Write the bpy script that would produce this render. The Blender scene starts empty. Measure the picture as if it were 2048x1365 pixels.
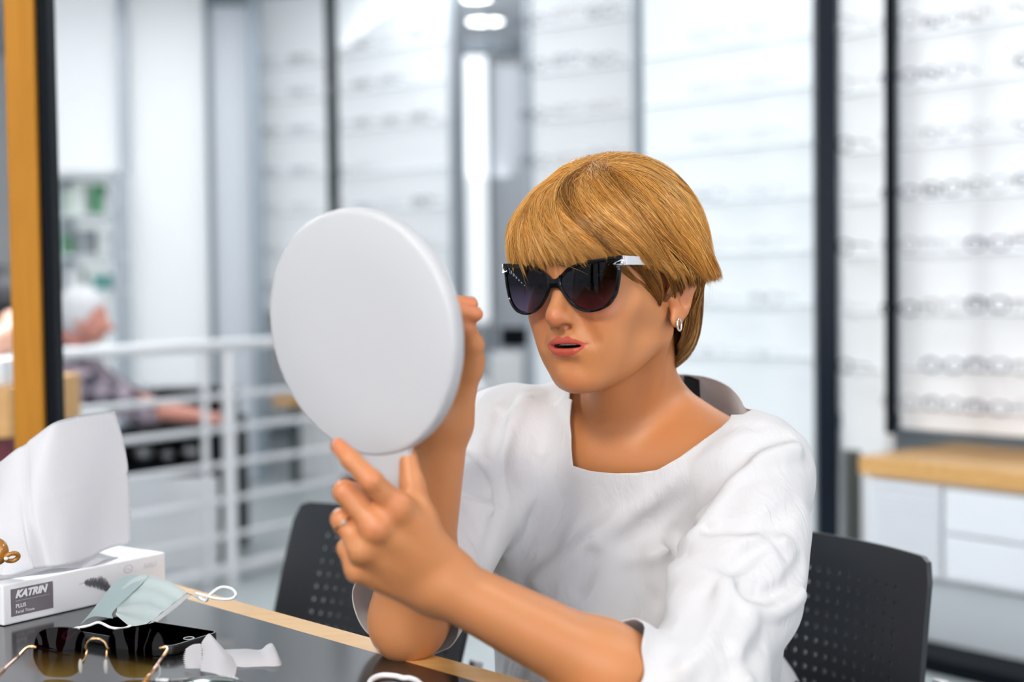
import bpy, bmesh, math, random
import numpy as np
from mathutils import Vector, Matrix
PI = math.pi
rnd = random.Random(7)
sc = bpy.context.scene
COL = sc.collection

# ------------------------------------------------------------------ camera
F_PX = 2844.0
PITCH = math.atan((682.5 - 574.0) / F_PX)
ROLL = 0.0125
CAM = Vector((0.0, 0.0, 1.11))
c_f = Vector((0, math.cos(PITCH), -math.sin(PITCH)))
_u0 = Vector((0, math.sin(PITCH), math.cos(PITCH)))
_r0 = Vector((1, 0, 0))
c_r = _r0 * math.cos(ROLL) - _u0 * math.sin(ROLL)
c_u = _u0 * math.cos(ROLL) + _r0 * math.sin(ROLL)
cam_data = bpy.data.cameras.new('camera')
cam_data.sensor_width = 36.0
cam_data.lens = F_PX / 2048 * 36.0
cam_data.clip_start = 0.05
cam_data.dof.use_dof = True
cam_data.dof.focus_distance = 1.47
cam_data.dof.aperture_fstop = 2.7
cam_data.dof.aperture_blades = 0
cam = bpy.data.objects.new('camera', cam_data)
COL.objects.link(cam)
cam.matrix_world = Matrix(((c_r.x, c_u.x, -c_f.x, CAM.x), (c_r.y, c_u.y, -c_f.y, CAM.y), (c_r.z, c_u.z, -c_f.z, CAM.z), (0, 0, 0, 1)))
sc.camera = cam

def ray(px, py):
    return c_f + c_r * ((px - 1024) / F_PX) - c_u * ((py - 682.5) / F_PX)
def P(px, py, d):
    "world point seen at a photo pixel at depth d metres"
    return CAM + ray(px, py) * d
def atZ(px, py, z):
    r = ray(px, py)
    return CAM + r * ((z - CAM.z) / r.z)
def G(px, d, py=560):
    "ground position (x, y) of something seen at column px, d metres away"
    p = P(px, py, d)
    return Vector((p.x, p.y))

# ------------------------------------------------------------------ light
sc.view_settings.view_transform = 'Standard'
sc.view_settings.look = 'None'
sc.view_settings.gamma = 1.0
sc.view_settings.use_curve_mapping = False
sc.view_settings.exposure = 0.25
sc.cycles.max_bounces = 8
sc.cycles.diffuse_bounces = 3
sc.cycles.glossy_bounces = 4
sc.cycles.transmission_bounces = 6
sc.cycles.transparent_max_bounces = 10
sc.cycles.caustics_reflective = False
sc.cycles.caustics_refractive = False
sc.cycles.sample_clamp_indirect = 6.0
sc.cycles.use_denoising = True

w = bpy.data.worlds.new('world')
sc.world = w
w.use_nodes = True
w.node_tree.nodes['Background'].inputs[0].default_value = (0.93, 0.95, 1.0, 1)
w.node_tree.nodes['Background'].inputs[1].default_value = 5.7

def area(name, loc, target, size, power, color=(1, 1, 1), size_y=None):
    l = bpy.data.lights.new(name, 'AREA')
    l.energy = power
    l.color = color
    l.size = size
    if size_y:
        l.shape = 'RECTANGLE'
        l.size_y = size_y
    o = bpy.data.objects.new(name, l)
    COL.objects.link(o)
    o.location = loc
    d = Vector(target) - Vector(loc)
    o.rotation_euler = d.to_track_quat('-Z', 'Y').to_euler()
    return o
# a ceiling spot in front of the table, and rows of ceiling light further in, plus added far fills
area('ceiling_key_light', (-0.95, -0.85, 2.78), (0.12, 1.5, 0.95), 0.5, 56, (1.0, 0.93, 0.84))
area('ceiling_side_light', (2.1, 1.2, 2.80), (0.2, 1.6, 0.9), 0.9, 24, (1.0, 0.96, 0.90))
area('ceiling_back_light', (-1.5, 3.9, 2.82), (0.0, 1.7, 1.0), 1.2, 120, (0.90, 0.95, 1.0))
area('hall_light', (-1.5, 6.3, 2.82), (-1.5, 6.3, 0), 3.0, 48, (0.96, 0.98, 1.0), 3.0)
area('far_ceiling_fill', (-0.5, 8.6, 2.30), (-0.5, 9.0, 2.9), 1.0, 16, (0.95, 0.97, 1.0), 6.0)  # unseen up-facing fill, added to brighten the far ceiling
area('far_hall_fill', (-0.4, 9.4, 2.84), (-0.4, 9.6, 0), 0.6, 7, (0.95, 0.97, 1.0), 5.0)  # added fill that brightens the far end beyond the displays
area('hall_light', (1.9, 4.4, 2.82), (1.7, 4.3, 0), 1.8, 30, (0.96, 0.98, 1.0), 1.8)

# ------------------------------------------------------------------ helpers
def setp(o, label=None, cat=None, group=None, kind=None):
    if label: o['label'] = label
    if cat: o['category'] = cat
    if group: o['group'] = group
    if kind: o['kind'] = kind
    return o
def thing(name, label, cat, loc=(0, 0, 0), group=None):
    o = bpy.data.objects.new(name, None)
    o.empty_display_size = 0.05
    COL.objects.link(o)
    o.location = loc
    return setp(o, label, cat, group)
def link(o, parent=None):
    COL.objects.link(o)
    if parent is not None:
        o.parent = parent
        if parent.parent is None:
            o.matrix_parent_inverse = Matrix.Translation(parent.location).inverted()
    return o
def mobj(name, verts, faces, mat, parent=None, smooth=True, origin=None):
    me = bpy.data.meshes.new(name)
    v = np.asarray(verts, dtype=np.float64)
    if origin is not None:
        v = v - np.asarray(origin)
    f = faces
    if isinstance(f, np.ndarray):
        n, k = f.shape
        me.vertices.add(len(v)); me.vertices.foreach_set('co', v.astype(np.float32).ravel())
        me.loops.add(n * k); me.loops.foreach_set('vertex_index', f.astype(np.int32).ravel())
        me.polygons.add(n); me.polygons.foreach_set('loop_start', np.arange(0, n * k, k, dtype=np.int32))
        me.update(calc_edges=True); me.validate()
    else:
        me.from_pydata([tuple(x) for x in v], [], [tuple(x) for x in f])
        me.update()
    if mat: me.materials.append(mat)
    if smooth: me.polygons.foreach_set('use_smooth', [True] * len(me.polygons))
    o = bpy.data.objects.new(name, me)
    link(o, parent)
    if origin is not None: o.location = origin
    return o
def bobj(name, bm, mat, parent=None, smooth=False, origin=None, normals=True):
    if normals: bmesh.ops.recalc_face_normals(bm, faces=bm.faces)
    me = bpy.data.meshes.new(name)
    if origin is not None: bmesh.ops.translate(bm, verts=bm.verts, vec=-Vector(origin))
    bm.to_mesh(me); bm.free()
    for m_ in (mat if isinstance(mat, (list, tuple)) else [mat]): me.materials.append(m_)
    if smooth:
        me.polygons.foreach_set('use_smooth', [True] * len(me.polygons))
        if smooth == 'auto':
            try: me.set_sharp_from_angle(angle=math.radians(35))
            except Exception: pass
    o = bpy.data.objects.new(name, me)
    link(o, parent)
    if origin is not None: o.location = origin
    return o
def add_hexa(bm, pts, bevel=0.0):
    "pts: 4 bottom then 4 top"
    vs = [bm.verts.new(p) for p in pts]
    fs = [bm.faces.new([vs[i] for i in q]) for q in ((3, 2, 1, 0), (4, 5, 6, 7), (0, 1, 5, 4), (1, 2, 6, 5), (2, 3, 7, 6), (3, 0, 4, 7))]
    if bevel > 0:
        es = list({e for f in fs for e in f.edges})
        bmesh.ops.bevel(bm, geom=es, offset=bevel, segments=2, affect='EDGES', profile=0.6)
def add_box(bm, c, s, rot=0.0, bevel=0.0):
    cx, cy, cz = c; hx, hy, hz = s[0] / 2, s[1] / 2, s[2] / 2
    co, si = math.cos(rot), math.sin(rot)
    pts = []
    for z in (-hz, hz):
        for x, y in ((-hx, -hy), (hx, -hy), (hx, hy), (-hx, hy)):
            pts.append((cx + x * co - y * si, cy + x * si + y * co, cz + z))
    add_hexa(bm, pts, bevel)
def add_slab(bm, A, B, z0, z1, t, bevel=0.0, off=0.0):
    "upright slab from ground point A to B, thickness t away from the camera"
    A = Vector(A[:2]); B = Vector(B[:2])
    d = (B - A).normalized(); n = Vector((-d.y, d.x))
    if n.y < 0: n = -n
    A = A + n * off; B = B + n * off
    q = [A, B, B + n * t, A + n * t]
    add_hexa(bm, [(p.x, p.y, z) for z in (z0, z1) for p in q], bevel)
def add_tube(bm, pts, r, seg=10, cap=True, closed=False, flat=1.0):
    pts = [Vector(p) for p in pts]
    n = len(pts)
    rr = r if isinstance(r, (list, tuple)) else [r] * n
    rings = []
    ref = None
    for i, p in enumerate(pts):
        a = pts[(i - 1) % n] if (closed or i > 0) else pts[0]
        b = pts[(i + 1) % n] if (closed or i < n - 1) else pts[-1]
        t = (b - a)
        if t.length < 1e-9: t = Vector((0, 0, 1))
        t.normalize()
        if ref is None:
            ref = Vector((0, 0, 1)) if abs(t.z) < 0.9 else Vector((1, 0, 0))
        u = (ref - t * ref.dot(t)); u.normalize(); ref = u
        v = t.cross(u)
        rings.append([bm.verts.new(p + (u * math.cos(2 * PI * k / seg) + v * math.sin(2 * PI * k / seg) * flat) * rr[i]) for k in range(seg)])
    m = n if closed else n - 1
    for i in range(m):
        a, b = rings[i], rings[(i + 1) % n]
        for k in range(seg):
            bm.faces.new((a[k], a[(k + 1) % seg], b[(k + 1) % seg], b[k]))
    if cap and not closed:
        bm.faces.new(rings[0][::-1]); bm.faces.new(rings[-1])
def add_sphere(bm, c, r, seg=16, rings=10, M=None):
    mat = Matrix.Translation(c) @ (M if M else Matrix.Identity(4)) @ Matrix.Diagonal((r[0], r[1], r[2], 1) if isinstance(r, (tuple, list)) else (r, r, r, 1))
    bmesh.ops.create_uvsphere(bm, u_segments=seg, v_segments=rings, radius=1.0, matrix=mat)
def smooth_curve(pts, n=8, closed=False):
    "Catmull-Rom through pts"
    pts = [Vector(p) for p in pts]; m = len(pts); out = []
    rng = range(m) if closed else range(m - 1)
    for i in rng:
        p0 = pts[(i - 1) % m] if (closed or i > 0) else pts[i] * 2 - pts[i + 1]
        p1 = pts[i]; p2 = pts[(i + 1) % m]
        p3 = pts[(i + 2) % m] if (closed or i < m - 2) else pts[i + 1] * 2 - pts[i]
        for k in range(n):
            t = k / n
            out.append(0.5 * ((2 * p1) + (p2 - p0) * t + (2 * p0 - 5 * p1 + 4 * p2 - p3) * t * t + (3 * p1 - p0 - 3 * p2 + p3) * t ** 3))
    if not closed: out.append(pts[-1])
    return out

# ------------------------------------------------------------------ materials
MATS = {}
def mat(name, col=(0.8, 0.8, 0.8), rough=0.5, metal=0.0, emit=None, estr=0.0, noise=0.0, nscale=20.0, bump=0.0, bscale=100.0, trans=0.0, alpha=1.0, coat=0.0, spec=None, sss=0.0, sheen=0.0, ior=None):
    if name in MATS: return MATS[name]
    m = bpy.data.materials.new(name); m.use_nodes = True
    nt = m.node_tree; b = nt.nodes['Principled BSDF']
    b.inputs['Base Color'].default_value = (*col, 1)
    b.inputs['Roughness'].default_value = rough
    b.inputs['Metallic'].default_value = metal
    if spec is not None: b.inputs['Specular IOR Level'].default_value = spec
    if trans: b.inputs['Transmission Weight'].default_value = trans
    if ior: b.inputs['IOR'].default_value = ior
    if alpha < 1: b.inputs['Alpha'].default_value = alpha
    if coat: b.inputs['Coat Weight'].default_value = coat; b.inputs['Coat Roughness'].default_value = 0.05
    if sheen: b.inputs['Sheen Weight'].default_value = sheen
    if sss:
        b.inputs['Subsurface Weight'].default_value = sss
        b.inputs['Subsurface Radius'].default_value = (1.0, 0.35, 0.18)
        b.inputs['Subsurface Scale'].default_value = 0.006
    if emit:
        b.inputs['Emission Color'].default_value = (*emit, 1)
        b.inputs['Emission Strength'].default_value = estr
    tc = nt.nodes.new('ShaderNodeTexCoord')
    if noise:
        n = nt.nodes.new('ShaderNodeTexNoise'); n.inputs['Scale'].default_value = nscale; n.inputs['Detail'].default_value = 6
        nt.links.new(tc.outputs['Object'], n.inputs['Vector'])
        r = nt.nodes.new('ShaderNodeValToRGB')
        r.color_ramp.elements[0].position = 0.3; r.color_ramp.elements[1].position = 0.7
        r.color_ramp.elements[0].color = tuple(c * (1 - noise) for c in col) + (1,)
        r.color_ramp.elements[1].color = tuple(min(1, c * (1 + noise)) for c in col) + (1,)
        nt.links.new(n.outputs['Fac'], r.inputs['Fac']); nt.links.new(r.outputs['Color'], b.inputs['Base Color'])
    if bump:
        n2 = nt.nodes.new('ShaderNodeTexNoise'); n2.inputs['Scale'].default_value = bscale; n2.inputs['Detail'].default_value = 5
        nt.links.new(tc.outputs['Object'], n2.inputs['Vector'])
        bp = nt.nodes.new('ShaderNodeBump'); bp.inputs['Strength'].default_value = bump; bp.inputs['Distance'].default_value = 0.002
        nt.links.new(n2.outputs['Fac'], bp.inputs['Height']); nt.links.new(bp.outputs['Normal'], b.inputs['Normal'])
    MATS[name] = m
    return m
def wood(name, c1, c2, rough=0.4, scale=3.0, axis=2):
    if name in MATS: return MATS[name]
    m = mat(name, c1, rough)
    nt = m.node_tree; b = nt.nodes['Principled BSDF']
    tc = nt.nodes.new('ShaderNodeTexCoord'); mp = nt.nodes.new('ShaderNodeMapping')
    s = [18.0, 18.0, 18.0]; s[axis] = 1.2
    mp.inputs['Scale'].default_value = s
    nz = nt.nodes.new('ShaderNodeTexNoise'); nz.inputs['Scale'].default_value = scale; nz.inputs['Detail'].default_value = 8; nz.inputs['Distortion'].default_value = 0.6
    r = nt.nodes.new('ShaderNodeValToRGB')
    r.color_ramp.elements[0].position = 0.3; r.color_ramp.elements[1].position = 0.72
    r.color_ramp.elements[0].color = (*c1, 1); r.color_ramp.elements[1].color = (*c2, 1)
    nt.links.new(tc.outputs['Object'], mp.inputs['Vector']); nt.links.new(mp.outputs['Vector'], nz.inputs['Vector'])
    nt.links.new(nz.outputs['Fac'], r.inputs['Fac']); nt.links.new(r.outputs['Color'], b.inputs['Base Color'])
    return m
M_white = mat('white laminate', (0.82, 0.84, 0.85), 0.45)
M_wall = mat('white wall', (0.80, 0.82, 0.84), 0.8, noise=0.02, nscale=3)
M_ceil = mat('ceiling paint', (0.66, 0.70, 0.75), 0.9, noise=0.02, nscale=2)
M_floor = mat('grey floor', (0.40, 0.44, 0.445), 0.35, noise=0.08, nscale=4, bump=0.05, bscale=60)
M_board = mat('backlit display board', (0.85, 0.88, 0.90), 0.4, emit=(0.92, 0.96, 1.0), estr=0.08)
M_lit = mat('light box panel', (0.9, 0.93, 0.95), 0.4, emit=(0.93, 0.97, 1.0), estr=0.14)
M_alu = mat('brushed aluminium', (0.50, 0.55, 0.60), 0.4, 0.5, bump=0.03, bscale=200)
M_alud = mat('dark aluminium', (0.18, 0.22, 0.25), 0.35, 0.5)
M_steel = mat('stainless steel', (0.86, 0.86, 0.87), 0.33, 0.45)
M_black = mat('black paint', (0.004, 0.006, 0.009), 0.5, spec=0.06)
M_dkgreen = mat('dark green paint', (0.02, 0.035, 0.035), 0.35)
M_shelfwood = wood('oak shelf', (0.62, 0.33, 0.10), (0.75, 0.44, 0.17), 0.35, axis=0)
# ------------------------------------------------------------------ implicit-surface modelling
F32 = np.float32
def V(*a): return np.array(a[0] if len(a) == 1 else a, dtype=F32)
def smin(a, b, k):
    h = np.clip(0.5 + 0.5 * (b - a) / k, 0, 1)
    return b * (1 - h) + a * h - k * h * (1 - h)
def smax(a, b, k): return -smin(-a, -b, k)
def sph(p, c, r): return np.linalg.norm(p - V(c), axis=1) - r
def ell(p, c, r, ax=None):
    q = p - V(c)
    if ax is not None: q = q @ np.asarray(ax, dtype=F32).T
    r = V(r)
    k0 = np.linalg.norm(q / r, axis=1); k1 = np.linalg.norm(q / (r * r), axis=1)
    return k0 * (k0 - 1) / np.maximum(k1, 1e-6)
def cap(p, a, b, ra, rb=None):
    if rb is None: rb = ra
    a = V(a); b = V(b); ba = b - a; q = p - a
    h = np.clip((q @ ba) / max(float(ba @ ba), 1e-12), 0, 1)
    return np.linalg.norm(q - h[:, None] * ba, axis=1) - (ra + (rb - ra) * h)
def fcap(p, a, b, ra, rb, n, flat):
    "capsule flattened along direction n by factor flat (<1)"
    a = V(a); b = V(b); n = V(n); n = n / np.linalg.norm(n)
    ba = b - a; n = n - ba * float(n @ ba) / float(ba @ ba); n /= np.linalg.norm(n)
    q = p - a
    h = np.clip((q @ ba) / float(ba @ ba), 0, 1)
    d = q - h[:, None] * ba
    dn = d @ n
    d = d + (dn * (1 / flat - 1))[:, None] * n
    L = np.linalg.norm(d, axis=1)
    return (L - (ra + (rb - ra) * h)) * (flat ** 0.5)
def chain(p, pts, rs, k=0.004):
    d = None
    for i in range(len(pts) - 1):
        c = cap(p, pts[i], pts[i + 1], rs[i], rs[i + 1])
        d = c if d is None else smin(d, c, k)
    return d
def polydist(p, pts):
    d = None
    for i in range(len(pts) - 1):
        c = cap(p, pts[i], pts[i + 1], 0.0)
        d = c if d is None else np.minimum(d, c)
    return d
def surface_nets(fn, lo, hi, h, B=8, margin=1.5):
    lo = np.array(lo, dtype=np.float64); hi = np.array(hi, dtype=np.float64)
    nb = np.ceil((hi - lo) / (h * B)).astype(int)
    n = nb * B
    bc = np.stack(np.meshgrid(*[lo[i] + (np.arange(nb[i]) + 0.5) * B * h - h / 2 for i in range(3)], indexing='ij'), -1).reshape(-1, 3).astype(F32)
    dv = np.concatenate([fn(bc[i:i + 200000]) for i in range(0, len(bc), 200000)])
    act = np.nonzero(np.abs(dv) < h * B * 0.87 * margin)[0]
    vals = np.empty((nb[0], B, nb[1], B, nb[2], B), dtype=F32)
    vals[:] = np.where(dv.reshape(nb) < 0, -1, 1)[:, None, :, None, :, None]
    loc = np.stack(np.meshgrid(*[np.arange(B)] * 3, indexing='ij'), -1).reshape(-1, 3)
    bi = np.stack(np.unravel_index(act, nb), -1)
    CH = 1200
    for s in range(0, len(act), CH):
        b = bi[s:s + CH]
        ijk = (b[:, None, :] * B + loc[None]).reshape(-1, 3)
        v = fn((lo + ijk * h).astype(F32)).reshape(len(b), B, B, B)
        for q in range(len(b)):
            vals[b[q, 0], :, b[q, 1], :, b[q, 2], :] = v[q]
    vals = vals.reshape(n)
    sg = vals < 0
    acc_c = []; acc_p = []; quads = []
    for ax in range(3):
        s0 = [slice(None)] * 3; s1 = [slice(None)] * 3
        s0[ax] = slice(0, -1); s1[ax] = slice(1, None)
        e = np.stack(np.nonzero(sg[tuple(s0)] != sg[tuple(s1)]), -1)
        u, v_ = (ax + 1) % 3, (ax + 2) % 3
        ok = (e[:, u] > 0) & (e[:, v_] > 0) & (e[:, u] < n[u] - 1) & (e[:, v_] < n[v_] - 1)
        e = e[ok]
        e2 = e.copy(); e2[:, ax] += 1
        a = vals[tuple(e.T)].astype(np.float64); b = vals[tuple(e2.T)].astype(np.float64)
        t = a / (a - b)
        pos = e.astype(np.float64); pos[:, ax] += t
        cells = []
        for du, dw in ((0, 0), (-1, 0), (-1, -1), (0, -1)):
            c = e.copy(); c[:, u] += du; c[:, v_] += dw
            key = (c[:, 0] * n[1] + c[:, 1]) * n[2] + c[:, 2]
            cells.append(key); acc_c.append(key); acc_p.append(pos)
        q = np.stack(cells, -1)
        flip = ~(a < 0)
        q[flip] = q[flip][:, ::-1]
        quads.append(q)
    keys = np.concatenate(acc_c); pp = np.concatenate(acc_p)
    uq, inv = np.unique(keys, return_inverse=True)
    cnt = np.bincount(inv, minlength=len(uq))
    verts = np.stack([np.bincount(inv, weights=pp[:, i], minlength=len(uq)) / cnt for i in range(3)], -1)
    faces = np.searchsorted(uq, np.concatenate(quads))
    return lo + verts * h, faces
def relax(v, f, it=1, lam=0.5):
    for _ in range(it):
        s = np.zeros_like(v); c = np.zeros(len(v))
        for a, b in ((0, 1), (1, 2), (2, 3), (3, 0)):
            for i, j in ((a, b), (b, a)):
                np.add.at(s, f[:, i], v[f[:, j]]) if False else None
                for k in range(3): s[:, k] += np.bincount(f[:, i], weights=v[f[:, j], k], minlength=len(v))
                c += np.bincount(f[:, i], minlength=len(v))
        v = v + lam * (s / np.maximum(c, 1)[:, None] - v)
    return v
def clip_mesh(v, f, g):
    "keep g>0; vertices of crossing faces are slid onto g=0. v(n,3) quads f, g per vertex"
    tris = np.concatenate([f[:, [0, 1, 2]], f[:, [0, 2, 3]]])
    s = g > 0
    k = s[tris].sum(1)
    keep = [tris[k == 3]]
    verts = [v]; base = len(v); newv = []; cache = {}
    out = []
    def cut(a, b):
        key = (a, b) if a < b else (b, a)
        if key not in cache:
            t = g[key[0]] / (g[key[0]] - g[key[1]])
            cache[key] = base + len(newv)
            newv.append(v[key[0]] + (v[key[1]] - v[key[0]]) * t)
        return cache[key]
    for t3 in tris[(k == 1) | (k == 2)]:
        poly = []
        for i in range(3):
            a, b = int(t3[i]), int(t3[(i + 1) % 3])
            if s[a]: poly.append(a)
            if s[a] != s[b]: poly.append(cut(a, b))
        for i in range(1, len(poly) - 1): out.append((poly[0], poly[i], poly[i + 1]))
    allv = np.concatenate([v, np.array(newv)]) if newv else v
    allf = np.concatenate(keep + ([np.array(out)] if out else []))
    used = np.unique(allf)
    remap = -np.ones(len(allv), dtype=int); remap[used] = np.arange(len(used))
    return allv[used], remap[allf]
def normals_of(fn, p, e=0.0006):
    g = []
    for i in range(3):
        d = np.zeros(3, dtype=F32); d[i] = e
        g.append(fn((p + d).astype(F32)) - fn((p - d).astype(F32)))
    g = np.stack(g, -1)
    return g / np.maximum(np.linalg.norm(g, axis=1, keepdims=True), 1e-9)
def march(fn, px, py, d0=1.0, d1=2.2):
    "first hit of the view ray through a photo pixel with an implicit surface"
    r = np.array(ray(px, py)); o = np.array(CAM); t = d0
    for _ in range(90):
        dd = float(fn((o + r * t)[None].astype(F32))[0])
        if dd < 0.0004: break
        t += dd * 0.7
        if t > d1: return None
    return o + r * t
def march_many(fn, pts):
    return [q for q in (march(fn, x, y) for x, y in pts) if q is not None]
def vcol(me, name, cols):
    at = me.attributes.new(name, 'FLOAT_COLOR', 'POINT')
    c = np.ones((len(cols), 4), dtype=np.float32); c[:, :cols.shape[1]] = cols
    at.data.foreach_set('color', c.ravel())
def noise3(p, s, seed=0):
    "cheap smooth pseudo noise from sines"
    r = np.random.RandomState(seed); out = np.zeros(len(p))
    for i in range(5):
        k = r.normal(size=3) * s * (0.7 + 0.35 * i); ph = r.uniform(0, 6.28)
        out += np.sin(p @ k + ph) / (1 + 0.5 * i)
    return out / 3.0
# ------------------------------------------------------------------ the room
bm = bmesh.new(); add_box(bm, (0, 4.2, -0.05), (10.4, 13.4, 0.1)); setp(bobj('floor', bm, M_floor), kind='structure')
bm = bmesh.new(); add_box(bm, (0, 4.2, 2.95), (10.4, 13.4, 0.1)); setp(bobj('ceiling', bm, M_ceil), kind='structure')
bm = bmesh.new(); add_box(bm, (0, 10.85, 1.45), (10.4, 0.1, 2.9)); setp(bobj('wall_back', bm, M_wall), kind='structure')
bm = bmesh.new(); add_box(bm, (-5.15, 4.2, 1.45), (0.1, 13.4, 2.9)); setp(bobj('wall_left', bm, M_wall), kind='structure')
bm = bmesh.new(); add_box(bm, (5.15, 4.2, 1.45), (0.1, 13.4, 2.9)); setp(bobj('wall_right', bm, M_wall), kind='structure')
# shop front behind the camera: window bays between dark mullions, low sill wall
bm = bmesh.new(); add_box(bm, (0, -2.45, 0.3), (10.4, 0.1, 0.6)); add_box(bm, (0, -2.45, 2.75), (10.4, 0.1, 0.3))
setp(bobj('wall_front', bm, mat('front wall paint', (0.12, 0.12, 0.13), 0.6)), kind='structure')
bm = bmesh.new()
for x in (-5.0, -3.9, -2.75, -1.6, -1.15, -0.75, 0.15, 1.0, 2.1, 2.6, 4.0, 5.0): add_box(bm, (x, -2.45, 1.6), (0.34 if abs(x) < 3 else 0.6, 0.09, 2.0), bevel=0.004)
setp(bobj('window_1', bm, M_black), kind='structure')
bm = bmesh.new(); add_box(bm, (0, 10.78, 0.06), (10.2, 0.03, 0.12)); setp(bobj('baseboard_back', bm, M_alud), kind='structure')

# ---- display panels -------------------------------------------------
def glasses_mesh(wd=0.138, hh=0.038, rim=0.0026, style=0, depth=0.10):
    bm = bmesh.new()
    for s in (-1, 1):
        pts = []
        for k in range(14):
            a = 2 * PI * k / 14
            ex = 0.75 if style == 0 else (1.0 if style == 1 else 0.6)
            cx, sx = math.cos(a), math.sin(a)
            px_ = math.copysign(abs(cx) ** ex, cx) * wd * 0.205
            pz_ = math.copysign(abs(sx) ** ex, sx) * hh * 0.5
            pts.append((s * wd * 0.265 + px_, 0, pz_))
        add_tube(bm, pts, rim, seg=5, closed=True)
        add_tube(bm, [(s * wd * 0.475, 0, hh * 0.22), (s * wd * 0.5, 0.006, hh * 0.22), (s * wd * 0.49, depth * 0.75, hh * 0.2), (s * wd * 0.47, depth, hh * -0.05)], rim * 0.8, seg=5)
    add_tube(bm, [(-wd * 0.065, 0, hh * 0.1), (0, -0.002, hh * 0.17), (wd * 0.065, 0, hh * 0.1)], rim * 0.9, seg=5)
    me = bpy.data.meshes.new('eyeglasses'); bm.to_mesh(me); bm.free()
    me.polygons.foreach_set('use_smooth', [True] * len(me.polygons))
    return me
FR = []
for i, (c, mt, r, st, hh) in enumerate([((0.01, 0.01, 0.012), 0, 0.0034, 0, 0.040), ((0.30, 0.30, 0.32), 0.8, 0.0022, 1, 0.042), ((0.10, 0.07, 0.13), 0, 0.003, 0, 0.034), ((0.45, 0.40, 0.36), 0.3, 0.0024, 2, 0.036), ((0.05, 0.07, 0.10), 0.2, 0.0028, 1, 0.038), ((0.55, 0.56, 0.58), 0.6, 0.002, 0, 0.034)]):
    me = glasses_mesh(rim=r, style=st, hh=hh); me.materials.append(mat('spectacle frame %d' % i, c, 0.3, mt)); FR.append(me)
FLOOK = ['black', 'silver', 'dark purple', 'tan', 'dark blue', 'pale grey']
ORD = ['first', 'second', 'third', 'fourth', 'fifth', 'sixth', 'seventh', 'eighth', 'ninth']
def place_frames(A, B, zs, n, label, group, weights, jit=0.01, skip=0.0, off=0.125):
    A = Vector(A[:2]); B = Vector(B[:2]); d = (B - A).normalized(); nn = Vector((d.y, -d.x))
    if nn.y > 0: nn = -nn
    ang = math.atan2(d.y, d.x)
    for ri, z in enumerate(zs):
        for k in range(n):
            if rnd.random() < skip: continue
            p = A.lerp(B, (k + 0.5) / n) + nn * off
            fi = rnd.choices(range(6), weights)[0]
            o = bpy.data.objects.new('eyeglasses', FR[fi])
            COL.objects.link(o)
            o.location = (p.x, p.y, z + rnd.uniform(-jit, jit))
            o.rotation_euler = (rnd.uniform(-0.1, 0.1), 0, ang)
            s = rnd.uniform(0.95, 1.06); o.scale = (s, s, s)
            r_ = ORD[ri] + ' row from the top' if ri < len(zs) - 1 else 'bottom row'
            c_ = {1: [''], 2: [', left', ', right'], 3: [', left', ', middle', ', right'], 4: [', far left', ', centre left', ', centre right', ', far right']}[n][k]
            setp(o, FLOOK[fi] + ' eyeglasses, ' + r_ + c_ + ', ' + label, 'eyeglasses', group)
def panel(label, A, B, z0=0.0, z1=2.85, m=None, frame=None, fw=0.05, ledges=None, t=0.05):
    A = Vector(A[:2]); B = Vector(B[:2]); d = (B - A).normalized()
    r = thing('eyewear_display', label, 'display panel', (A.x, A.y, z0))
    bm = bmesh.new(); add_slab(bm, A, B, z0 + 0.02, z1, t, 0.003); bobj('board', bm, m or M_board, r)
    if frame:
        for side, q, e in (('l', A, -d), ('r', B, d)):
            if side in frame[0]:
                bm = bmesh.new(); add_slab(bm, q, q + e * fw, z0, z1, t + 0.03, 0.003, off=-0.02); bobj('upright', bm, frame[1], r)
    bm = bmesh.new(); add_slab(bm, A, B, z0, z0 + 0.02, t); bobj('plinth', bm, M_alud, r)
    if ledges:
        zs, k = ledges
        for z in zs:
            bm = bmesh.new(); add_slab(bm, A + d * 0.015, B - d * 0.015, z - 0.028, z - 0.024, 0.022, 0.0, off=-0.0235); bobj('ledge', bm, mat('clear shelf', (0.85, 0.9, 0.92), 0.1, alpha=0.35), r)
    return r
def rows(px, d, ys):
    return [P(px, y, d).z for y in ys]
# panels seen left of the middle, far back
A1, B1 = G(528, 8.6), G(662, 8.4)
zs = rows(600, 8.5, [128, 196, 268, 345, 420, 500, 575, 650])
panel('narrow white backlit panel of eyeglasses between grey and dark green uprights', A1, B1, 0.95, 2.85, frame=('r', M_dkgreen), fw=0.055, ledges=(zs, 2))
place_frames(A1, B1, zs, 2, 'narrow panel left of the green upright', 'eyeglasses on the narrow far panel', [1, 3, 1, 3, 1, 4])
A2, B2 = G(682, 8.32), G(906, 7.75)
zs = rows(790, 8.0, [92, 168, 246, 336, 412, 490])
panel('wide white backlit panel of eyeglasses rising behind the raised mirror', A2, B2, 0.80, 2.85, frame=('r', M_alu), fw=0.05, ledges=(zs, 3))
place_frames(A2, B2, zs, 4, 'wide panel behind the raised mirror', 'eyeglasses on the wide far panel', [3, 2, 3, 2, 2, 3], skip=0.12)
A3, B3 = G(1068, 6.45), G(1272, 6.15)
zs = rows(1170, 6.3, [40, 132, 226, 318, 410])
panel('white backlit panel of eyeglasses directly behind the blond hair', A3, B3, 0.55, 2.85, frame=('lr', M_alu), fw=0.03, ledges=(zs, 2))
place_frames(A3, B3, zs, 3, 'panel above the blond hair', 'eyeglasses on the panel behind the hair', [3, 2, 3, 2, 2, 2])
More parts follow.
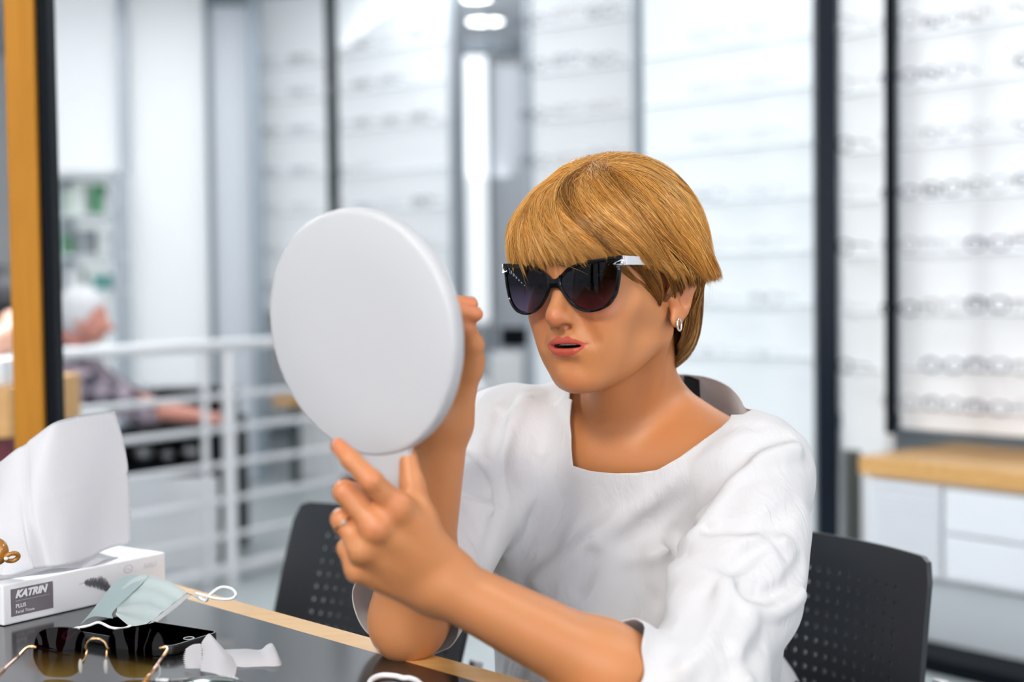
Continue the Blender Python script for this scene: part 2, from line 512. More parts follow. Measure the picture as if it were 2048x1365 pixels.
# broad bright panel with frosted front
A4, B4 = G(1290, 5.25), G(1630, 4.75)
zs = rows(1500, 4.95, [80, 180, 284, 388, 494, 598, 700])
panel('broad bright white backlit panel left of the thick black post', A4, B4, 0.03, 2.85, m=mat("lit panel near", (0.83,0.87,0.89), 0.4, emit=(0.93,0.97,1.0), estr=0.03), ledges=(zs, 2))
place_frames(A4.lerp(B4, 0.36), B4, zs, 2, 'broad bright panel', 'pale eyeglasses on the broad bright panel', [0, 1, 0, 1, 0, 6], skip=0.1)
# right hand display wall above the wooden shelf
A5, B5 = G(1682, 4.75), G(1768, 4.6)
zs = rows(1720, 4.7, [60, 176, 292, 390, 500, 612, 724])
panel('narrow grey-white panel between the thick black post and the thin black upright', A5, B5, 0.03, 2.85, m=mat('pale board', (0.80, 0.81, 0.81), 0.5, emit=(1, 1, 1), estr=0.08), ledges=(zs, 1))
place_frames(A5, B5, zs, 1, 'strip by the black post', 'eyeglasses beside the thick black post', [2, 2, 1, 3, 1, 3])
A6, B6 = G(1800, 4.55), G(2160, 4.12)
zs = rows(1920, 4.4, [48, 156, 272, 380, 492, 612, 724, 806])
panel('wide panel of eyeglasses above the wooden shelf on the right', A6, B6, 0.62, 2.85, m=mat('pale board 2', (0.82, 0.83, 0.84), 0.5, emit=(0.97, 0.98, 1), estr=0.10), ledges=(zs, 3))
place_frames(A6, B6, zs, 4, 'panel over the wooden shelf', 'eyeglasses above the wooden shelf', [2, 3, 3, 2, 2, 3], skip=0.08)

# uprights that stand on their own
def post(label, px0, px1, d, m, z0=0.0, z1=2.88, t=0.06, name='upright_post', cat='post'):
    A = G(px0, d); B = G(px1, d)
    bm = bmesh.new(); add_slab(bm, A, B, z0, z1, t, 0.004)
    return setp(bobj(name, bm, m, origin=(A.x, A.y, z0)), label, cat)
post('thick glossy black floor-to-ceiling post right of the seated woman', 1634, 1676, 4.45, mat('glossy black', (0.005, 0.010, 0.019), 0.25, spec=0.12))
post('thin black upright hanging above the wooden shelf', 1774, 1794, 4.3, M_black, z0=P(1785, 870, 4.3).z, t=0.03)
post('dark metal post beneath the end of the wooden shelf', 1692, 1722, 4.55, mat('dark olive metal', (0.10, 0.11, 0.10), 0.4, 0.3), z1=P(1700, 905, 4.55).z)

# wooden shelf with white drawer cabinets beneath it (right)
SA, SB = G(1716, 4.32), G(2200, 3.72)
zt = P(1720, 914, 4.32).z; zb = P(1720, 951, 4.32).z
bm = bmesh.new(); add_slab(bm, SA, SB, zb, zt, 0.50, 0.004)
setp(bobj('display_shelf', bm, M_shelfwood, origin=(SA.x, SA.y, zb)), 'oak coloured wooden shelf top over the white drawer cabinets', 'shelf')
def cab(label, A, B, slats=0, split=None):
    r = thing('drawer_cabinet', label, 'cabinet', (A.x, A.y, 0.10))
    z1 = zb - 0.004
    bm = bmesh.new(); add_slab(bm, A, B, 0.235, z1, 0.46, 0.002, off=0.03); bobj('carcass', bm, M_white, r)
    zz = [0.245, z1 - 0.005]
    if slats: zz = [0.245 + (z1 - 0.25) * i / slats for i in range(slats + 1)]
    elif split: zz = [0.245, 0.245 + (z1 - 0.25) * split, z1 - 0.005]
    d = (B - A).normalized()
    for i in range(len(zz) - 1):
        bm = bmesh.new(); add_slab(bm, A + d * 0.006, B - d * 0.006, zz[i] + 0.003, zz[i + 1] - 0.004, 0.022, 0.003, off=0.008)
        bobj('drawer', bm, mat('drawer front', (0.82, 0.84, 0.88), 0.4), r)
    return r
dS = (SB - SA).normalized()
c0 = SA + dS * 0.02; c1 = G(1890, 4.11)
c1 = SA + dS * ((c1 - SA).dot(dS)); c2 = SA + dS * 1.05
cab('white cabinet of many shallow drawers at the left end of the wooden shelf', c0, c1 - dS * 0.003, slats=9)
cab('white cabinet of two plain drawers under the wooden shelf', c1 + dS * 0.003, c2, split=0.5)
bm = bmesh.new(); add_slab(bm, SA + dS * 0.02, SB, 0.047, 0.232, 0.42, 0.002, off=0.04)
setp(bobj('grey_socle', bm, mat('grey base', (0.52, 0.56, 0.58), 0.5)), 'grey recessed base carrying the white drawer cabinets', 'base')
bm = bmesh.new(); add_slab(bm, SA + dS * 0.02, SB, 0.0, 0.045, 0.58, 0.002, off=-0.12)
setp(bobj('cabinet_plinth', bm, M_black), 'black plinth on the floor under the grey cabinet base', 'plinth')
p_ = P(2022, 898, 4.0)
bm = bmesh.new(); add_sphere(bm, (0, 0, 0.030), (0.05, 0.05, 0.030)); 
setp(bobj('ornament', bm, mat('warm lamp', (1, 0.9, 0.7), 0.4, emit=(1, 0.88, 0.66), estr=1.0), smooth=True, origin=(p_.x + 0.02, p_.y + 0.12, zt + 0.001)), 'small round warm-white lamp on the wooden shelf', 'lamp')

# gap in the middle: light box, grey column, lintel, ceiling light
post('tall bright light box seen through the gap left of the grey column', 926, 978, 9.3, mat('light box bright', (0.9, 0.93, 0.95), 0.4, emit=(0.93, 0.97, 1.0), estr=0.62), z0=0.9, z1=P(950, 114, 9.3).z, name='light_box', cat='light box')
post('plain grey column in the gap behind the hair', 988, 1048, 9.3, mat('grey column', (0.74, 0.78, 0.84), 0.5), z0=0.0, z1=2.55, name='column', cat='column')
post('slim dark upright between the light box and the grey column', 979, 987, 9.25, M_alud)
A = G(905, 9.6); B = G(1070, 9.6)
bm = bmesh.new(); add_slab(bm, A, B, P(980, 108, 9.6).z, P(980, 80, 9.6).z, 0.2, 0.004)
setp(bobj('trim_1', bm, mat('lintel grey', (0.25, 0.29, 0.33), 0.5)), kind='structure')
def downlight(label, px, py, r=0.09, s=6.0, n=0):
    p = atZ(px, py, 2.9)
    t = thing('ceiling_light', label, 'ceiling light', (p.x, p.y, 2.897))
    bm = bmesh.new(); bmesh.ops.create_cone(bm, cap_ends=True, segments=28, radius1=r, radius2=r, depth=0.006, matrix=Matrix.Translation((p.x, p.y, 2.894)))
    bobj('lamp', bm, mat('downlight glow', (1, 1, 1), 0.5, emit=(1, 1, 1), estr=s), t)
    bm = bmesh.new(); add_tube(bm, [(p.x + r * 1.04 * math.cos(a * PI / 14), p.y + r * 1.04 * math.sin(a * PI / 14), 2.893) for a in range(28)], 0.009, seg=8, closed=True)
    bobj('trim_ring', bm, M_steel, t, smooth=True)
downlight('round white ceiling downlight seen in the gap above the hair', 970, 40, 0.12)
downlight('round ceiling downlight cut by the top edge of the frame', 950, -6, 0.10)
# dark counter, pale box and black screen seen between hand and face
p = G(1022, 8.0)
z_ = P(1022, 700, 8.0).z
bm = bmesh.new(); add_box(bm, (p.x + 0.12, p.y + 0.05, 0.35), (0.60, 0.45, 0.70), bevel=0.005)
setp(bobj('service_counter', bm, mat('counter grey', (0.50, 0.55, 0.57), 0.5), origin=(p.x, p.y, 0)), 'grey service counter seen far back between hand and face', 'counter')
ms = thing('computer_monitor', 'small black monitor far back between hand and face', 'monitor', (p.x + 0.02, p.y, 0.70))
zc = P(1020, 675, 8.0).z
bm = bmesh.new(); add_box(bm, (p.x + 0.02, p.y, zc), (0.16, 0.02, 0.11), bevel=0.004); bobj('screen', bm, M_black, ms)
bm = bmesh.new(); add_box(bm, (p.x + 0.02, p.y + 0.02, (0.702 + zc) / 2), (0.02, 0.015, zc - 0.702)); bobj('stand', bm, M_alud, ms)
q = P(1015, 760, 7.6)
bm = bmesh.new(); add_box(bm, (q.x, q.y, 0.76 / 2), (0.17, 0.3, 0.76), bevel=0.01)
setp(bobj('storage_cabinet', bm, M_white, origin=(q.x, q.y, 0)), 'small white cabinet in front of the grey service counter', 'cabinet')
q = P(962, 770, 7.1)
bm = bmesh.new(); add_box(bm, (q.x, q.y, 0.27), (0.10, 0.25, 0.54), bevel=0.006)
setp(bobj('storage_box', bm, mat('tan board', (0.60, 0.42, 0.30), 0.6), origin=(q.x, q.y, 0)), 'tan box standing beside the small white cabinet', 'box')
bm = bmesh.new(); add_sphere(bm, (q.x, q.y, 0.60), (0.055, 0.055, 0.055))
setp(bobj('lamp_globe', bm, mat('white globe', (0.9, 0.9, 0.95), 0.3), smooth=True, origin=(q.x, q.y, 0.545)), 'white globe resting on the tan box', 'globe')

# left part: far white wall panels, grey frames, shelves with products
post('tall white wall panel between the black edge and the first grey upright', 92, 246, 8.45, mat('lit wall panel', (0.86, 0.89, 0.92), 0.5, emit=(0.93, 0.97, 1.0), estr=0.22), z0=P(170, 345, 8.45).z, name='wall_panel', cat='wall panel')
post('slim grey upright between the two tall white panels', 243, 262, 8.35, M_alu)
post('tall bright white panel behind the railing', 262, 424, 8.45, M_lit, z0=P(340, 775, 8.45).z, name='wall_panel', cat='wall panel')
post('wide pale grey pillar right of the bright white panel', 424, 508, 8.4, mat('pale pillar', (0.68, 0.73, 0.79), 0.5, emit=(0.9, 0.95, 1.0), estr=0.03), name='pillar', cat='pillar')  # faint emission put into the material to brighten the pillar, no lamp
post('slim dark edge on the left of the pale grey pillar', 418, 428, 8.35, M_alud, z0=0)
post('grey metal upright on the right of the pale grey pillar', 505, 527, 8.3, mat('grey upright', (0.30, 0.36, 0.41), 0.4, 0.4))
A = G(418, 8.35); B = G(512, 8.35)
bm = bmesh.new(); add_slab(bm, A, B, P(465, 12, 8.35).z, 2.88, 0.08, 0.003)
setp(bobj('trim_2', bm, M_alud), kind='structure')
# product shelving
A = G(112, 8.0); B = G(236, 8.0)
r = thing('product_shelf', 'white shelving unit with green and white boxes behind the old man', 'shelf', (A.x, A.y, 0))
bm = bmesh.new(); add_slab(bm, A, B, 0.0, P(170, 350, 8.1).z, 0.03, off=0.3); bobj('back_panel', bm, mat('shelf back fill glow', (0.86, 0.9, 0.9), 0.5, emit=(0.9, 0.97, 1.0), estr=0.35), r)  # back panel's glow is added to brighten the dark shelf bay
for y in (352, 430, 510, 580, 700):
    z = P(170, y, 8.1).z
    bm = bmesh.new(); add_slab(bm, A, B, z - 0.02, z, 0.3, 0.002); bobj('shelf_board', bm, mat('shelf grey', (0.75, 0.80, 0.82), 0.4), r)
for q0, q1 in ((A, A + (B - A).normalized() * 0.03), (B - (B - A).normalized() * 0.03, B)):
    bm = bmesh.new(); add_slab(bm, q0, q1, 0.0, P(170, 350, 8.1).z, 0.3); bobj('side_panel', bm, M_alu, r)
prod = [(510, 120, 26, 40, (0.15, 0.42, 0.22), 'green'), (430, 150, 30, 62, (0.75, 0.82, 0.78), 'pale'), (430, 188, 20, 60, (0.05, 0.30, 0.12), 'dark green'), (430, 212, 22, 40, (0.82, 0.86, 0.86), 'white'),
        (510, 160, 34, 50, (0.30, 0.34, 0.36), 'dark grey'), (510, 205, 26, 44, (0.80, 0.84, 0.86), 'white'), (580, 140, 30, 44, (0.88, 0.9, 0.92), 'white'), (580, 200, 40, 30, (0.12, 0.36, 0.34), 'teal'), (430, 128, 14, 50, (0.6, 0.72, 0.62), 'light green')]
seen = {}
for yb, px_, wpx, hpx, c, nm in prod:
    a = P(px_ - wpx / 2, yb, 8.0); b_ = P(px_ + wpx / 2, yb, 8.0)
    z0 = P(170, yb, 8.1).z + 0.001; h_ = hpx / F_PX * 8.0
    bm = bmesh.new(); add_box(bm, ((a.x + b_.x) / 2, a.y + 0.12, z0 + h_ / 2), (b_.x - a.x, 0.12, h_), bevel=0.004)
    lv = {430: 'upper', 510: 'middle', 580: 'lower'}[yb]; pos = 'left' if px_ < 145 else ('centre' if px_ < 180 else 'right')
    if (lv, px_) == ('upper', 150): pos = 'centre-left'
    if (lv, px_) == ('upper', 212): pos = 'far right'
    setp(bobj('product_box', bm, mat('box ' + nm, c, 0.5), origin=((a.x + b_.x) / 2, a.y + 0.14, z0)), '%s product box on the %s board of the white shelving, %s' % (nm, lv, pos), 'box')
# low far cabinet with a wooden cap seen left of the mirror
a = G(542, 8.15); b_ = G(590, 8.1)
zt2 = P(560, 795, 8.15).z
bm = bmesh.new(); add_slab(bm, a, b_, zt2 - 0.05, zt2, 0.3, 0.004); setp(bobj('wooden_ledge', bm, M_shelfwood), 'short orange wooden ledge left of the mirror edge', 'ledge')
bm = bmesh.new(); add_slab(bm, G(576, 8.1), G(592, 8.1), 0.0, zt2 - 0.052, 0.06, 0.003); setp(bobj('ledge_leg', bm, M_dkgreen), 'dark green leg under the short wooden ledge', 'post')
bm = bmesh.new(); add_slab(bm, G(594, 8.3), G(880, 7.85), 0.0, P(640, 815, 8.3).z, 0.4, 0.006); setp(bobj('low_cabinet', bm, M_white), 'low white cabinet under the far display panels', 'cabinet')
bm = bmesh.new(); add_slab(bm, G(676, 5.6), G(730, 5.6), 0.0, P(690, 960, 5.6).z, 0.1, 0.006); setp(bobj('bin', bm, M_black), 'black bin just above the left chair, partly behind the hand', 'bin')

# ---- stainless railing -------------------------------------------------
RA, RB = G(96, 4.72, 700), G(455, 5.38, 700)
dR = (RB - RA).normalized()
RC = RB + dR * 0.62; RL = RA - dR * 0.5
r = thing('railing', 'stainless steel railing with seven horizontal bars in front of the old man', 'railing', (RB.x, RB.y, 0))
ztop = P(455, 690, 5.38).z
bm = bmesh.new(); add_tube(bm, [(RL.x, RL.y, ztop), (RC.x, RC.y, ztop)], 0.021, seg=12); bobj('handrail', bm, M_steel, r, smooth='auto')
for y in (792, 858, 929, 1001, 1074, 1140):
    z = P(455, y, 5.38).z
    bm = bmesh.new(); add_tube(bm, [(RL.x, RL.y, z), (RC.x, RC.y, z)], 0.012, seg=8); bobj('crossbar', bm, M_steel, r, smooth='auto')
for q, rad in ((RB, 0.027), (RL, 0.024), (RC, 0.024), (RB - dR * 0.12, 0.014)):
    bm = bmesh.new(); add_tube(bm, [(q.x, q.y, 0.0), (q.x, q.y, ztop - 0.02)], rad, seg=12); bobj('post', bm, M_steel, r, smooth='auto')
bm = bmesh.new(); add_slab(bm, RL, RC, 0.02, 0.07, 0.03, 0.003); bobj('bottom_rail', bm, M_steel, r)

# little glints: emissive beads put in for lights reflected in chrome
for px_, py_, d_, w_ in ((686, 116, 8.1, 'on the dark green upright'), (1203, 32, 6.1, 'above the hair on the panel'), (434, 400, 8.2, 'low on the pale grey pillar'), (424, 330, 8.2, 'high on the pale grey pillar'), (1590, 872, 4.6, 'just past the shoulder on the right'), (1004, 402, 9.1, 'on the grey column')):
    q = P(px_, py_, d_)
    bm = bmesh.new(); add_sphere(bm, (0, 0, 0), 0.013, 12, 8)
    setp(bobj('glint_bead', bm, mat('glint glow', (1, 1, 1), 0.3, emit=(0.95, 0.98, 1.0), estr=9.0), smooth=True, origin=q), 'tiny glowing bead added as a glint ' + w_, 'lamp')

# ---- wooden partition frame on the left ----------------------------------
r = thing('mirror_frame', 'tall orange wooden frame with a black inner edge at the left', 'frame', (*G(40, 2.3), 0))
a, b_, c_ = G(20, 2.3), G(79, 2.3), G(100, 2.3)
bm = bmesh.new(); add_slab(bm, a, b_, 0.0, 2.85, 0.05, 0.003); bobj('wooden_upright', bm, wood('orange beech', (0.42, 0.175, 0.015), (0.50, 0.215, 0.025), 0.55, axis=2), r)
bm = bmesh.new(); add_slab(bm, b_ + Vector((0.0006, 0)), c_, 0.0, 2.85, 0.05, 0.003, off=0.012); bobj('black_edge', bm, M_black, r)
MATS['orange beech'].node_tree.nodes['Principled BSDF'].inputs['Specular IOR Level'].default_value = 0.15
# counter behind it
a = P(-60, 775, 3.0); b_ = P(42, 775, 3.0)
zc = a.z
bm = bmesh.new(); add_box(bm, (a.x - 0.23, 3.25, zc - 0.055), (0.62, 0.5, 0.11), bevel=0.006); bobj_ = setp(bobj('desk_slab', bm, M_shelfwood, origin=(a.x, 3.25, zc - 0.11)), 'light wooden desk top at the far left edge of the frame', 'desk top')
bm = bmesh.new(); add_box(bm, (a.x - 0.23, 3.27, (zc - 0.112) / 2), (0.58, 0.44, zc - 0.112), bevel=0.006); setp(bobj('reception_desk', bm, mat('dark red laminate', (0.13, 0.006, 0.02), 0.4), origin=(a.x, 3.27, 0)), 'dark red desk body below the light wooden top', 'desk')
bm = bmesh.new(); add_box(bm, (a.x - 0.05, 3.15, zc + 0.028), (0.22, 0.26, 0.055), bevel=0.004); setp(bobj('paper_stack', bm, mat('paper', (0.86, 0.87, 0.9), 0.7), origin=(a.x, 3.15, zc + 0.001)), 'white paper stack on the wooden desk at the left edge', 'paper')
# ------------------------------------------------------------------ the seated woman
def frame_from(yaw, pitch, roll):
    "columns: her left, forward, up"
    Fw = Vector((-math.sin(yaw) * math.cos(pitch), -math.cos(yaw) * math.cos(pitch), -math.sin(pitch)))
    Lf = Vector((math.cos(yaw), -math.sin(yaw), 0.0))
    Up = -(Lf.cross(Fw))
    if Up.z < 0: Up = -Up
    L2 = Lf * math.cos(roll) + Up * math.sin(roll)
    U2 = Up * math.cos(roll) - Lf * math.sin(roll)
    return L2, Fw, U2
HL, HF, HU = frame_from(math.radians(36.5), math.radians(4), math.radians(2.0))
HO = P(1228, 602, 1.53)
HM = np.array([HL, HF, HU], dtype=F32)           # world -> head
HOn = np.array(HO, dtype=F32)
def to_head(p): return (p - HOn) @ HM.T
def from_head(q): return np.asarray(q, dtype=np.float64) @ HM.astype(np.float64) + np.array(HO)
def hw(x, y, z): return Vector(from_head(np.array([x, y, z])))

def head_sdf(q):
    x = q[:, 0]; s = q.copy(); s[:, 0] = np.abs(x)
    d = ell(q, (0, 0.003, 0.055), (0.0735, 0.094, 0.078))
    d = smin(d, ell(q, (0, 0.036, 0.002), (0.060, 0.062, 0.082)), 0.025)
    d = smin(d, ell(q, (0, 0.045, -0.040), (0.043, 0.046, 0.040)), 0.02)
    # jaw from below the ear to the chin
    d = smin(d, cap(s, (0.047, 0.004, -0.040), (0.020, 0.072, -0.072), 0.013, 0.012), 0.028)
    d = smin(d, sph(q, (0, 0.0835, -0.0735), 0.0135), 0.022)
    d = smin(d, cap(s, (0.050, 0.012, -0.010), (0.050, 0.050, 0.004), 0.016, 0.013), 0.02)
    # cheeks, brow, temples
    d = smin(d, ell(s, (0.036, 0.070, -0.006), (0.022, 0.019, 0.020)), 0.022)
    d = smin(d, ell(s, (0.030, 0.070, -0.036), (0.018, 0.016, 0.024)), 0.022)
    d = smin(d, cap(s, (0.010, 0.0925, 0.043), (0.044, 0.078, 0.044), 0.008, 0.008), 0.016)
    # eye sockets with closed-in lids
    d = smax(d, -ell(s, (0.031, 0.102, 0.026), (0.017, 0.016, 0.012)), 0.010)
    d = smin(d, ell(s, (0.031, 0.0775, 0.026), (0.0145, 0.0125, 0.0115)), 0.003)
    d = smax(d, -cap(s, (0.020, 0.0915, 0.0225), (0.042, 0.0865, 0.0235), 0.0009), 0.0015)
    # muzzle
    d = smin(d, ell(q, (0, 0.078, -0.036), (0.027, 0.022, 0.024)), 0.016)
    # nose
    n = cap(q, (0, 0.0895, 0.030), (0, 0.1100, -0.001), 0.0070, 0.0090)
    n = smin(n, ell(q, (0, 0.1130, -0.0075), (0.0092, 0.0094, 0.0082)), 0.007)
    n = smin(n, ell(s, (0.0112, 0.1005, -0.0100), (0.0058, 0.0096, 0.0068)), 0.009)
    n = smin(n, cap(q, (0, 0.1130, -0.0125), (0, 0.0980, -0.0165), 0.0042, 0.0040), 0.005)
    n = smin(n, cap(s, (0.004, 0.088, 0.028), (0.013, 0.090, -0.006), 0.006, 0.008), 0.012)
    d = smin(d, n, 0.0085)
    d = smax(d, -ell(s, (0.0070, 0.1040, -0.0175), (0.0034, 0.0062, 0.0042)), 0.003)
    # nasolabial fold, philtrum
    d = smax(d, -cap(s, (0.0200, 0.1015, -0.008), (0.0330, 0.0960, -0.034), 0.0006), 0.014)
    d = smax(d, -cap(q, (0, 0.1040, -0.019), (0, 0.1055, -0.026), 0.0012), 0.004)
    # lips
    up = cap(s, (0.0230, 0.0900, -0.0365), (0.0090, 0.0985, -0.0325), 0.0018, 0.0034)
    up = smin(up, cap(s, (0.0080, 0.0985, -0.0320), (0.0, 0.0995, -0.0335), 0.0034, 0.0030), 0.003)
    lo_ = cap(s, (0.0225, 0.0895, -0.0385), (0.0100, 0.0962, -0.0435), 0.0018, 0.0042)
    lo_ = smin(lo_, cap(s, (0.0100, 0.0962, -0.0435), (0.0, 0.0975, -0.0445), 0.0042, 0.0046), 0.004)
    d = smin(d, up, 0.0042); d = smin(d, lo_, 0.0048)
    d = smax(d, -ell(q, (0, 0.1000, -0.0382), (0.0185, 0.0150, 0.0024)), 0.0016)
    d = smax(d, -cap(s, (0.0, 0.1035, -0.0385), (0.0235, 0.0945, -0.0378), 0.0006), 0.0018)
    d = smax(d, -ell(q, (0, 0.1010, -0.0570), (0.015, 0.0075, 0.0045)), 0.008)
    # ear: shell, rim, hollow, lobe
    ex = 0.0725
    e = ell(s, (ex, -0.010, 0.004), (0.0065, 0.0165, 0.0290))
    rim = chain(s, [(0.0735, 0.003, 0.008), (0.0790, 0.001, 0.024), (0.0815, -0.010, 0.033), (0.0835, -0.022, 0.026), (0.0830, -0.0265, 0.010), (0.0790, -0.017, -0.010), (0.0755, -0.006, -0.024)], [0.0036] * 7, 0.003)
    e = smin(e, ell(s, (0.0775, -0.013, 0.006), (0.0050, 0.0155, 0.027)), 0.006)
    e = smin(e, rim, 0.003)
    e = smin(e, ell(s, (0.0745, 0.0005, -0.0225), (0.0042, 0.0080, 0.0090)), 0.005)
    e = smax(e, -ell(s, (0.0835, -0.008, 0.002), (0.0080, 0.0085, 0.0130)), 0.003)
    e = smax(e, -cap(s, (0.0845, -0.016, 0.018), (0.0845, -0.018, 0.000), 0.0022), 0.003)
    e = smin(e, ell(s, (0.0735, 0.0035, 0.0), (0.0050, 0.0040, 0.0060)), 0.003)
    d = smin(d, e, 0.005)
    return d

# limb joints (world)
SL = P(1526, 944, 1.51); SR = P(1014, 888, 1.66)
EL = P(1400, 1432, 1.30); WL = P(885, 1168, 1.215)
ER = P(818, 1240, 1.395); WR = P(884, 848, 1.335)
NB = Vector((0.138, 1.615, 0.935))
PV = Vector((0.225, 1.775, 0.55))
TF = Vector((-0.50, -0.866, 0)); TL = Vector((0.866, -0.50, 0))
TFn = np.array(TF); TLn = np.array(TL)
TM = np.array([TL, TF, Vector((0, 0, 1))], dtype=F32)
def torso_sdf(p):
    CH = Vector((0.158, 1.655, 0.765))
    d = ell(p, CH, (0.150, 0.102, 0.185), TM)
    d = smin(d, cap(p, SR + Vector((0.02, 0, 0)), SL - Vector((0.03, 0, 0)), 0.040), 0.06)
    d = smin(d, cap(p, NB + Vector((0, 0.01, -0.02)), CH + Vector((0, 0, 0.02)), 0.062, 0.085), 0.05)
    for s in (-1, 1):
        b = CH + TF * 0.088 + TL * (0.072 * s) + Vector((0, 0, -0.005))
        d = smin(d, ell(p, b, (0.062, 0.050, 0.060), TM), 0.03)
    d = smin(d, cap(p, CH + Vector((0.01, 0.01, -0.08)), PV, 0.105, 0.135), 0.06)
    # collar bones, trapezius
    for S in (SL, SR):
        d = smin(d, cap(p, NB + TF * 0.045 + Vector((0, 0, -0.012)), S + TF * 0.012 + Vector((0, 0, 0.018)), 0.010, 0.012), 0.022)
        d = smin(d, cap(p, NB + Vector((0, 0.015, 0.055)), S + Vector((0, 0.01, -0.008)), 0.030, 0.034), 0.05)
    return d
def neck_sdf(p):
    a = hw(0, -0.022, -0.020); b = NB + Vector((0, 0.005, -0.01))
    d = cap(p, a, b, 0.050, 0.054)
    # sternomastoid cords and throat
    n0 = NB + TF * 0.052 + Vector((0, 0, -0.004))
    d = smin(d, cap(p, hw(0.052, -0.010, -0.035), n0 + TL * 0.016, 0.011, 0.006), 0.016)
    d = smin(d, cap(p, hw(-0.052, -0.010, -0.035), n0 - TL * 0.016, 0.011, 0.006), 0.016)
    d = smin(d, cap(p, hw(0, 0.030, -0.062), n0 + Vector((0, 0.012, 0.015)), 0.018, 0.014), 0.03)
    d = smax(d, -sph(p, n0 + TF * 0.008 + Vector((0, 0, 0.004)), 0.007), 0.012)
    return d
def arm_left_sdf(p):
    fa = (EL - WL).normalized()
    d = cap(p, SL, EL, 0.042, 0.040)
    q = WL + fa * 0.17
    n = Vector((0.3, -0.2, 1.0))
    f = fcap(p, WL, q, 0.0285, 0.0400, n, 0.88)
    f = smin(f, cap(p, q, EL, 0.0385, 0.0400), 0.02)
    return smin(d, f, 0.03)
def hand_left_sdf(p):
    k = 0.006
    mcp = [P(792, 1016, 1.168), P(752, 1054, 1.163), P(726, 1098, 1.170), P(716, 1140, 1.183)]
    wr = [WL + Vector((0.010, 0, 0.012)), WL + Vector((0.003, -0.003, 0.004)), WL + Vector((-0.004, 0, -0.005)), WL + Vector((-0.010, 0.006, -0.013))]
    d = None
    for a, b, r0, r1 in zip(wr, mcp, (0.017, 0.018, 0.018, 0.016), (0.0125, 0.0125, 0.0118, 0.0105)):
        c = cap(p, a, b, r0, r1); d = c if d is None else smin(d, c, 0.012)
    # palm body on the far side
    d = smin(d, cap(p, P(850, 1100, 1.222), P(775, 1085, 1.205), 0.019, 0.013), 0.014)
    fing = [
        ([mcp[0], P(742, 962, 1.150), P(702, 920, 1.152), P(676, 892, 1.160)], [0.0112, 0.0094, 0.0080, 0.0066]),
        ([mcp[1], P(690, 984, 1.165), P(702, 984, 1.196), P(742, 1004, 1.205)], [0.0112, 0.0098, 0.0084, 0.0072]),
        ([mcp[2], P(684, 1040, 1.176), P(702, 1042, 1.204), P(742, 1052, 1.208)], [0.0108, 0.0092, 0.0080, 0.0070]),
        ([mcp[3], P(694, 1098, 1.190), P(706, 1096, 1.212), P(740, 1096, 1.215)], [0.0098, 0.0082, 0.0072, 0.0064])]
    fd = None
    for pts, rs in fing:
        c = chain(p, pts, rs, 0.003)
        fd = c if fd is None else smin(fd, c, 0.0022)
    d = smin(d, fd, k)
    for m_ in mcp[:3]: d = smin(d, sph(p, m_ + Vector((0, -0.002, 0.001)), 0.0098), 0.010)
    # thumb, rising behind the handle
    t = chain(p, [P(868, 1120, 1.215), P(840, 1040, 1.195), P(824, 968, 1.198), P(815, 914, 1.203)], [0.017, 0.0135, 0.0098, 0.0082], 0.006)
    d = smin(d, t, 0.007)
    # web between thumb and index
    d = smin(d, cap(p, P(835, 1050, 1.195), P(800, 1022, 1.180), 0.009, 0.009), 0.016)
    return d
def arm_right_sdf(p):
    d = cap(p, SR, ER, 0.043, 0.037)
    fa = (ER - WR).normalized()
    q = WR + fa * 0.15
    f = fcap(p, WR, q, 0.0270, 0.0370, (1.0, 0.3, 0.2), 0.92)
    f = smin(f, cap(p, q, ER, 0.0370, 0.0345), 0.02)
    d = smin(d, f, 0.02)
    # elbow point that rests on the table
    d = smin(d, sph(p, P(806, 1268, 1.392), 0.0200), 0.02)
    return d
def hand_right_sdf(p):
    mcp = [P(893, 688, 1.315), P(872, 672, 1.325), P(852, 684, 1.335), P(838, 706, 1.345)]
    wr = [WR + Vector((0.012, 0, 0)), WR + Vector((0.004, 0, 0)), WR + Vector((-0.004, 0, 0)), WR + Vector((-0.012, 0, 0))]
    d = None
    for a, b in zip(wr, mcp):
        c = cap(p, a, b, 0.0165, 0.0125); d = c if d is None else smin(d, c, 0.014)
    # ball of the thumb and outer palm edge
    d = smin(d, cap(p, P(910, 812, 1.325), P(938, 722, 1.312), 0.0160, 0.0140), 0.014)
    fing = [
        ([mcp[0], P(872, 632, 1.290), P(918, 622, 1.280), P(952, 629, 1.282)], [0.0108, 0.0090, 0.0078, 0.0068]),
        ([mcp[1], P(852, 615, 1.300), P(900, 606, 1.296), P(942, 609, 1.296)], [0.0108, 0.0092, 0.0078, 0.0068]),
        ([mcp[2], P(828, 625, 1.315), P(852, 600, 1.300), P(884, 606, 1.298)], [0.0104, 0.0088, 0.0074, 0.0066]),
        ([mcp[3], P(815, 655, 1.335), P(830, 628, 1.325), P(856, 630, 1.322)], [0.0094, 0.0078, 0.0068, 0.0060])]
    fd = None
    for pts, rs in fing:
        c = chain(p, pts, rs, 0.003); fd = c if fd is None else smin(fd, c, 0.002)
    d = smin(d, fd, 0.005)
    t = chain(p, [P(936, 735, 1.312), P(942, 690, 1.300), P(930, 655, 1.288), P(916, 638, 1.284)], [0.0140, 0.0112, 0.0090, 0.0076], 0.005)
    return smin(d, t, 0.006)
def box_near(p, lo, hi, m=0.03):
    return np.all((p > V(lo) - m) & (p < V(hi) + m), axis=1)
def lazy(p, d, fn, lo, hi, k):
    "blend fn into d only where it matters"
    sel = box_near(p, lo, hi, 0.05)
    if sel.any():
        q = p[sel]
        dd = fn(q)
        d = d.copy(); d[sel] = smin(d[sel], dd, k)
    return d
def bounds(pts, m):
    a = np.array([tuple(q) for q in pts]); return a.min(0) - m, a.max(0) + m
